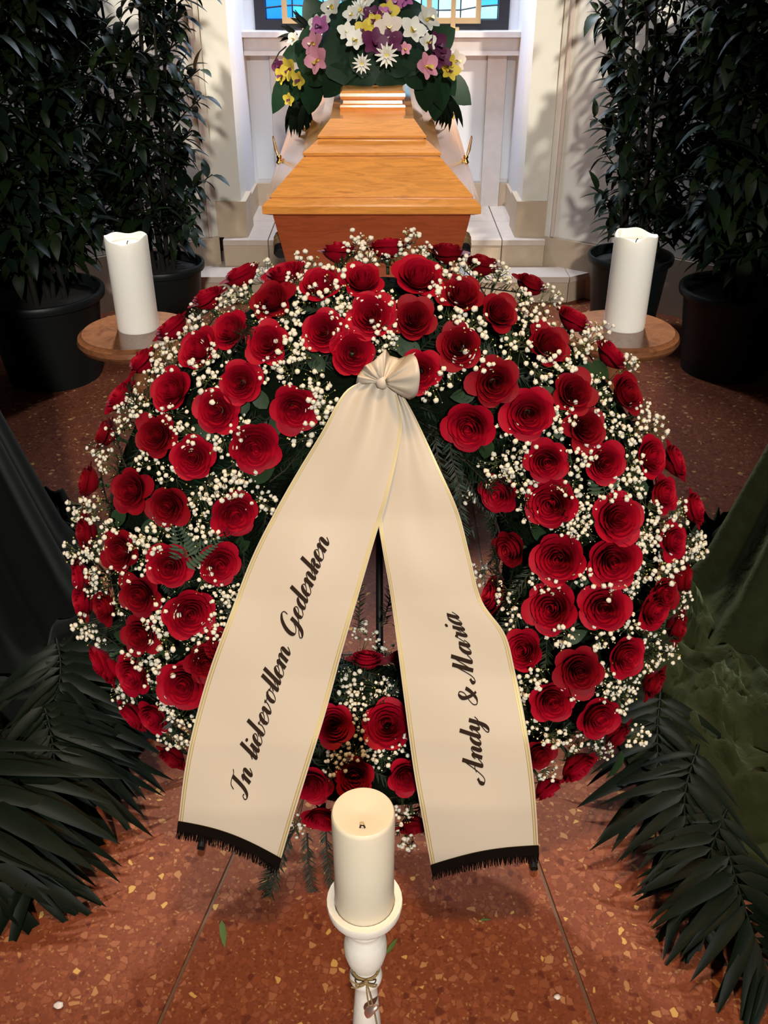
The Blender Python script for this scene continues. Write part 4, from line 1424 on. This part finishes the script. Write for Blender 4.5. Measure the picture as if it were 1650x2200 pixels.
def make_tail(t, text, start, end, xh, what):
    t.fill()
    b = MB()
    b.grid(lambda u, w: t.P(u, w), t.NU, t.NW)
    b.grid(lambda u, w: t.Q(u, w, -.0006), t.NU, t.NW, 0, True)
    o = b.build('ribbon_tail', M_satin, rib, smooth=True)
    o['label'] = what
    for e0, e1 in ((.012, .024), (.034, .042)):
        for side in (0, 1):
            gb = MB()
            gb.grid(lambda u, w: t.Q((e0 + (e1 - e0) * u) if side == 0 else 1 - (e0 + (e1 - e0) * u), .02 + .98 * w, .0010), 1, 80)
            gb.build('gold_edge', M_goldthread, o, smooth=True)
    tx = lettering(t, text, start, end, xh, 'lettering')
    tx.parent = o
    tx.matrix_local = WLOC[o.name].inverted()
    # fringe: header band and twisted cords
    fb = MB()
    rnd_ = random.Random(t.seed)
    fb.grid(lambda u, w: t.Q(u, .985 + .016 * w, .0022), t.NU, 2)
    fb.grid(lambda u, w: t.Q(u, .985 + .016 * w, .0030) + (t.P(u, 1) - t.P(u, .98)).normalized() * (.004 * w), t.NU, 2)
    for k in range(150):
        u = (k + .5) / 150
        p0 = t.Q(u, .998, .0018)
        d = (t.P(u, .9999) - t.P(u, .97)).normalized()
        d = (d + Vector((rnd_.uniform(-.10, .10), rnd_.uniform(-.06, .06), -.25))).normalized()
        L = rnd_.uniform(.017, .0225)
        fb.tube([p0, p0 + d * L * .5 + Vector((0, 0, -.001)), p0 + d * L + Vector((rnd_.uniform(-.0015, .0015), 0, -.002))], [.0009, .0008, .0005], 4)
    fb.build('fringe', M_fringe, o)
    return o


tl = Tail([(778, 818), (737, 846), (690, 930), (640, 1012), (590, 1100), (540, 1200), (492, 1325), (450, 1440), (416, 1560), (396, 1660), (382, 1778)],
          [(846, 826), (858, 872), (862, 935), (835, 1062), (808, 1150), (770, 1280), (735, 1400), (700, 1530), (660, 1660), (626, 1770), (600, 1858)], .010, .006, .007, 1.0, -14)
tr = Tail([(834, 826), (838, 900), (822, 1010), (813, 1110), (820, 1170), (836, 1260), (850, 1360), (868, 1500), (888, 1650), (908, 1762), (928, 1872)],
          [(858, 836), (893, 898), (945, 1008), (985, 1100), (1010, 1195), (1035, 1290), (1085, 1362), (1106, 1440), (1126, 1535), (1144, 1650), (1153, 1750), (1157, 1830)], .001, .005, .005, 2.2, -10)


def uw_of(t, x, y):
    """find (u, w) on a tail whose surface point projects to the photo pixel"""
    best = None
    for j in range(0, 181):
        w = j / 180
        a, b = lerp_path(t.le, w), lerp_path(t.re, w)
        for i in range(0, 41):
            q = a.lerp(b, i / 40)
            e = (q.x - x) ** 2 + (q.y + t.endc * math.sin(math.pi * i / 40) * w ** 3 - y) ** 2
            if best is None or e < best[0]:
                best = (e, i / 40, w)
    return best[1], best[2]


make_tail(tl, 'In liebevollem Gedenken', uw_of(tl, 526, 1722), uw_of(tl, 707, 1165), .72, 'left ribbon tail printed with a memorial phrase in script')
make_tail(tr, 'Andy & Maria', uw_of(tr, 1038, 1672), uw_of(tr, 982, 1322), .72, 'right ribbon tail printed with two first names in script')

# bow at the top of the ribbon
kn = on_ribbon(822, 822, .022)


def rp(x, y, e):
    return on_ribbon(x, y, e)


bow = MB()
bow.ball(kn - WN * .004, .0085, 2, .12, 0, (1.1, .8, 1.3))
bow.build('knot', M_satin, rib, smooth=True)


def fan(pts_px, name, n=6, apex=kn, sag=.004, sharp=False):
    ctl = [rp(x, y, e) for x, y, e in pts_px]
    rim = catmull(ctl, n)
    if sharp:
        rim = [a.lerp(b_, k / n) for a, b_ in zip(ctl, ctl[1:]) for k in range(n)] + [ctl[-1]]
    m = len(rim) - 1
    b = MB()

    def fn(u, v):
        q = rim[min(m, int(round(u * m)))]
        a = apex + (q - apex).normalized() * .006
        p = a.lerp(q, v)
        return p + WN * (sag * math.sin(v * math.pi) + .0022 * math.sin(u * m * 1.1) * (1 - v) * v * 4)
    b.grid(fn, m, 8)
    o = b.build(name, M_satin, rib, smooth=True)
    md = o.modifiers.new('thick', 'SOLIDIFY')
    md.thickness = .0008
    return o


# right trumpet loop, upper fan, left ruffles
fan([(880, 858, .004), (896, 846, .036), (902, 806, .054), (894, 768, .048), (876, 764, .020), (862, 790, -.004), (866, 838, -.006), (880, 858, .004)], 'bow_loop', 6, sag=.006)
fan([(780, 788, .006), (802, 776, .026), (829, 750, .024), (838, 764, .006), (858, 770, .002), (892, 757, .032)], 'bow_loop', 6, sharp=True)
fan([(764, 826, .002), (768, 808, .024), (776, 796, .006), (786, 784, .030), (802, 776, .010), (806, 788, .024)], 'bow_loop', 5, sharp=True)

# ================================================================== FRONT CANDLE ON TURNED WHITE HOLDER
k0 = 1.043
ct = at_k(780, 1743, k0)
FX, FY = ct.x, ct.y
ztop = ct.z
zbot = on_y(785, 1938, FY).z
crf = 138 / FPX * k0 / 2
fc = empty('pillar_candle', (FX, FY, zbot))
tag(fc, 'cream pillar candle with flat top in the foreground holder', 'candle', 'pillar candles')
hf = ztop - zbot
MB().lathe([(crf * .96, 0), (crf * .99, .002), (crf * .985, hf * .5), (crf, hf - .006), (crf * .985, hf - .002), (crf * .95, hf), (crf * .6, hf - .0008), (crf * .2, hf - .003), (0.001, hf - .0035)], 64, c=(FX, FY, zbot)).build('wax', M_wax, fc, auto=60)
MB().tube([(FX - .003, FY - .022, ztop - .001), (FX - .002, FY - .022, ztop + .003), (FX + .001, FY - .0225, ztop + .0035), (FX + .0025, FY - .023, ztop + .0005)], .0010, 6).build('wick', M_wick, fc, smooth=True)
ho = empty('candle_holder', (FX, FY, 0))
tag(ho, 'white turned wooden candle holder tied with jute twine in the foreground', 'candle holder')
kd = depth((FX, FY, zbot))
rd = 164 / FPX * kd / 2
MB().lathe([(.020, zbot - .022), (rd * .72, zbot - .020), (rd * .90, zbot - .014), (rd * .97, zbot - .007), (rd, zbot + .003), (rd * .985, zbot + .006), (rd * .80, zbot + .005), (rd * .785, zbot), (.001, zbot)], 30, c=(FX, FY, 0)).build('dish', M_whitewood, ho, auto=45)
z = lambda d: zbot - d * .84
prof = [(.050, .0), (.052, .010), (.046, .020), (.030, .030), (.026, .045), (.0155, .07)]
up_ = [(.0190, z(.300)), (.0165, z(.250)), (.0148, z(.215)), (.0142, z(.196)), (.0165, z(.191)), (.0208, z(.182)), (.0214, z(.174)), (.0195, z(.166)), (.0152, z(.160)), (.0150, z(.153)), (.0175, z(.146)), (.0235, z(.132)), (.0270, z(.112)), (.0272, z(.094)),
       (.0250, z(.080)), (.0205, z(.070)), (.0200, z(.062)), (.0235, z(.056)), (.0245, z(.050)), (.0225, z(.042)), (.0230, z(.021))]
up_ = [q for q in up_ if q[1] > .08]
MB().lathe(prof + up_, 48, c=(FX, FY, 0)).build('baluster', M_whitewood, ho, auto=50)
# twine with bow, tail cord and bean shaped metal charm
zt = z(.1565)
b = MB()
b.tube([(FX + .0172 * math.cos(t * math.pi / 12), FY + .0172 * math.sin(t * math.pi / 12), zt) for t in range(25)], .0014, 6)
b.tube([(FX + .0170 * math.cos(t * math.pi / 12), FY + .0170 * math.sin(t * math.pi / 12), zt - .0022) for t in range(25)], .0014, 6)
tie = b.build('twine', M_twine, ho, smooth=True)
kf = Vector((FX + .001, FY - .021, zt))
b = MB()
b.ball(kf, .0032, 2, .1)
for sx in (-1, 1):
    lp = [kf, kf + Vector((sx * .007, -.005, .003)), kf + Vector((sx * .013, -.004, .002)), kf + Vector((sx * .011, -.004, -.003)), kf + Vector((sx * .004, -.003, -.002)), kf]
    b.tube(catmull(lp, 6), .0011, 6)
b.tube(catmull([kf, kf + Vector((-.012, -.004, .004)), kf + Vector((-.021, -.003, .010))], 6), .0011, 6)
b.tube(catmull([kf, kf + Vector((-.010, -.005, -.003)), kf + Vector((-.019, -.004, -.004))], 6), .0011, 6)
b.tube(catmull([kf, kf + Vector((.004, -.004, -.015)), kf + Vector((.010, -.004, -.060)), kf + Vector((.017, -.005, -.125))], 8), .0010, 6)
b.tube(catmull([kf, kf + Vector((.001, -.004, -.020)), kf + Vector((.003, -.004, -.045))], 8), .0010, 6)
b.build('twine_bow', M_twine, tie, smooth=True)
cp = kf + Vector((.005, -.006, -.052))
b = MB()
vs, fs = ico(3)
Mx = Matrix.Rotation(R_(28), 4, 'Y')
out = []
for v in vs:
    q = Vector((v[0] * .0072, v[1] * .005, v[2] * .0150))
    q.x += .0035 * (v[2] ** 2)
    q.y -= .0022 * (1 - v[2] ** 2) * (1 if v[1] < 0 else 0) * math.cos(v[0] * 3)
    out.append(cp + Mx @ q)
b.add(out, fs)
b.build('metal_charm', M_rosegold, ho, smooth=True)['label'] = 'shiny rose gold bean shaped charm'


# ================================================================== VELVET DRAPES AND PALM FRONDS
def drape(label, sx, m, c, seed):
    rnd_ = random.Random(seed)
    NU_, NH, NF = 240, 26, 80
    rows = []
    def rout(phi):
        dx, dy = math.cos(phi), math.sin(phi)
        # pool reaches far towards the camera, a little inwards
        r = .46 + .52 * max(0, -dy) ** 1.2 + .05 * math.sin(5 * phi + seed) + .02 * math.sin(13 * phi)
        if -dy > 0 and dx * sx < 0:
            r += .10 * (-dx * sx)
        return r
    vs = []
    for j in range(NH + NF + 1):
        for i in range(NU_):
            phi = 2 * math.pi * i / NU_
            fold = math.cos(11 * phi + .8 * math.sin(3 * phi + seed)) + .4 * math.cos(23 * phi + seed)
            if j <= NH:
                t = j / NH
                zz = .95 * (1 - t) ** 1.0 + .02
                r = .19 + .20 * t ** 1.25 + fold * .026 * (.3 + .7 * t)
                if t > .9:
                    r += (t - .9) * .25
            else:
                t = (j - NH) / NF
                r0 = .19 + .20 + fold * .026 + .025
                r = r0 + (rout(phi) - r0) * t
                X, Y = c[0] + r * math.cos(phi), c[1] + r * math.sin(phi)
                q = Vector((X * 7, Y * 7, seed))
                w = noise.noise(q + Vector((noise.noise(q * .8), noise.noise(q * .8 + Vector((5, 5, 5))), 0)) * 1.3)
                w2 = noise.noise(q * 2.3 + Vector((3, 1, 7)))
                ridge = (1 - abs(w)) ** 3
                ridge2 = (1 - abs(w2)) ** 3
                w3 = noise.noise(q * .8 + Vector((9, 2, 4)))
                zz = .008 + (.060 * max(0, 1 - 3.0 * abs(w)) + .034 * max(0, 1 - 2.6 * abs(w2)) + .060 * max(0, 1 - 3.2 * abs(w3))) * math.sin(math.pi * min(1, t * .9 + .08)) + .02 * (1 - t) ** 3
            vs.append((c[0] + r * math.cos(phi), c[1] + r * math.sin(phi), max(.004, zz)))
    fs = []
    for j in range(NH + NF):
        for i in range(NU_):
            fs.append((j * NU_ + i, (j + 1) * NU_ + i, (j + 1) * NU_ + (i + 1) % NU_, j * NU_ + (i + 1) % NU_))
    top = len(vs)
    vs.append((c[0], c[1], .985))
    fs += [(top, i, (i + 1) % NU_) for i in range(NU_)]
    b = MB().add(vs, fs)
    o = b.build('velvet_drape', m, smooth=True)
    tag(o, label, 'drape', 'velvet drapes')
    return o


drape('black green velvet drape falling in straight folds left of the wreath', -1, M_velvet_l, (-1.14, 1.80), 3)
drape('olive green crumpled velvet drape pooled right of the wreath', 1, M_velvet_r, (1.17, 1.80), 8)

PLM = [leaf_mesh('leaflet', 1, .165, M_palm, .3, .18, 8, .55), leaf_mesh('leaflet', 1, .15, M_palm, .3, .34, 8, .5)]


def frond(label, pxs, zs, nl, leafL, seed, group):
    """rachis through photo pixels at the given heights above the floor"""
    rnd_ = random.Random(seed)
    pts = catmull([on_z(x, y, z_) for (x, y), z_ in zip(pxs, zs)], 8)
    root = empty('palm_frond', tuple(Vector((pts[0].x, pts[0].y, pts[0].z))))
    tag(root, label, 'palm frond', group)
    n = len(pts)
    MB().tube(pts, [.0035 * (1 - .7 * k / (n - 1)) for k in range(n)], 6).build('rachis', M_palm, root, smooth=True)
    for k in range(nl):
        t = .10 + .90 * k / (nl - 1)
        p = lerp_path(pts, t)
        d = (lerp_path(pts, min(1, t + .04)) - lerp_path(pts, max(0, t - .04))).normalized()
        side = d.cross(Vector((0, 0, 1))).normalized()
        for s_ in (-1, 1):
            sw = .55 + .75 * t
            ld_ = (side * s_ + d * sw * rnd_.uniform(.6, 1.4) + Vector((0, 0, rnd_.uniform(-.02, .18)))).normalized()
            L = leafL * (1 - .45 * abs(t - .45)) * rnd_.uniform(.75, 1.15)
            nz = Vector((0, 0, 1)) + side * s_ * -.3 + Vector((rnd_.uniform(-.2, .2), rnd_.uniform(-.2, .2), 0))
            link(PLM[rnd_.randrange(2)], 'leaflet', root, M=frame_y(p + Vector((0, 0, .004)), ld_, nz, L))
    return root


GR = 'palm fronds lying over the drapes'
frond('dark palm frond curving beside the lower right of the wreath', [(1420, 1480), (1412, 1580), (1420, 1690), (1450, 1790)], [.11, .10, .09, .06], 14, .18, 1, GR)
frond('dark palm frond in the middle of the right cloth pool', [(1500, 1600), (1470, 1720), (1490, 1840), (1530, 1930)], [.13, .12, .09, .05], 13, .18, 2, GR)
frond('lowest right palm frond, its two end leaflets spread on the floor', [(1560, 1740), (1520, 1850), (1510, 1930), (1512, 1995)], [.12, .10, .06, .035], 10, .15, 3, GR)
frond('palm frond at the right picture edge pointing to the bottom corner', [(1560, 1820), (1590, 1920), (1620, 2010), (1650, 2090)], [.12, .11, .07, .04], 12, .18, 4, GR)
frond('dark palm frond spilling below the left flank of the wreath', [(170, 1440), (190, 1500), (200, 1570), (190, 1650)], [.13, .12, .10, .07], 14, .21, 5, GR)
frond('dark palm frond in the middle of the left cloth pool', [(90, 1500), (110, 1580), (120, 1670), (130, 1750)], [.14, .13, .11, .06], 13, .21, 6, GR)
frond('lowest left palm frond with tips hanging to the bottom edge', [(30, 1610), (40, 1710), (52, 1810), (66, 1905)], [.13, .12, .09, .05], 12, .20, 7, GR)
frond('palm frond at the left picture edge pointing downwards', [(-40, 1580), (-34, 1710), (-22, 1830), (-6, 1930)], [.14, .13, .10, .05], 12, .22, 8, GR)
frond('palm frond tucked high on the left drape behind the others', [(120, 1370), (130, 1430), (120, 1500), (80, 1580)], [.15, .15, .14, .12], 13, .18, 9, GR)

# ================================================================== SMALL THINGS ON THE FLOOR
fl_leaf = leaf_mesh('fallen_leaf', 1, .22, M_drygreen, .15, .03, 5)
for x, y, L, d, lab in ((476, 1976, .052, (.25, -1, 0), 'narrow green leaf lying on the terrazzo left of the front candle'), (830, 2050, .035, (.5, .8, 0), 'small green leaf on the floor just right of the candle holder'),
                        (1030, 1977, .020, (1, .1, 0), 'tiny dark leaf scrap on the floor right of the front candle')):
    p = on_z(x, y, 0.002)
    o = link(fl_leaf, 'fallen_leaf', None, M=frame_y(p, Vector(d), Vector((0, 0, 1)), L))
    tag(o, lab, 'leaf')
for x, y, r, lab in ((127, 2162, .0065, 'pale grey pebble like crumb on the floor at the bottom left'), (1197, 2143, .005, 'shiny grey bead on the floor near the bottom right')):
    p = on_z(x, y, 0.0)
    o = MB().ball((p.x, p.y, r * .42), r, 2, .2, 0, (1.2, .9, .45)).build('floor_crumb', M_marble, smooth=True)
    tag(o, lab, 'crumb')
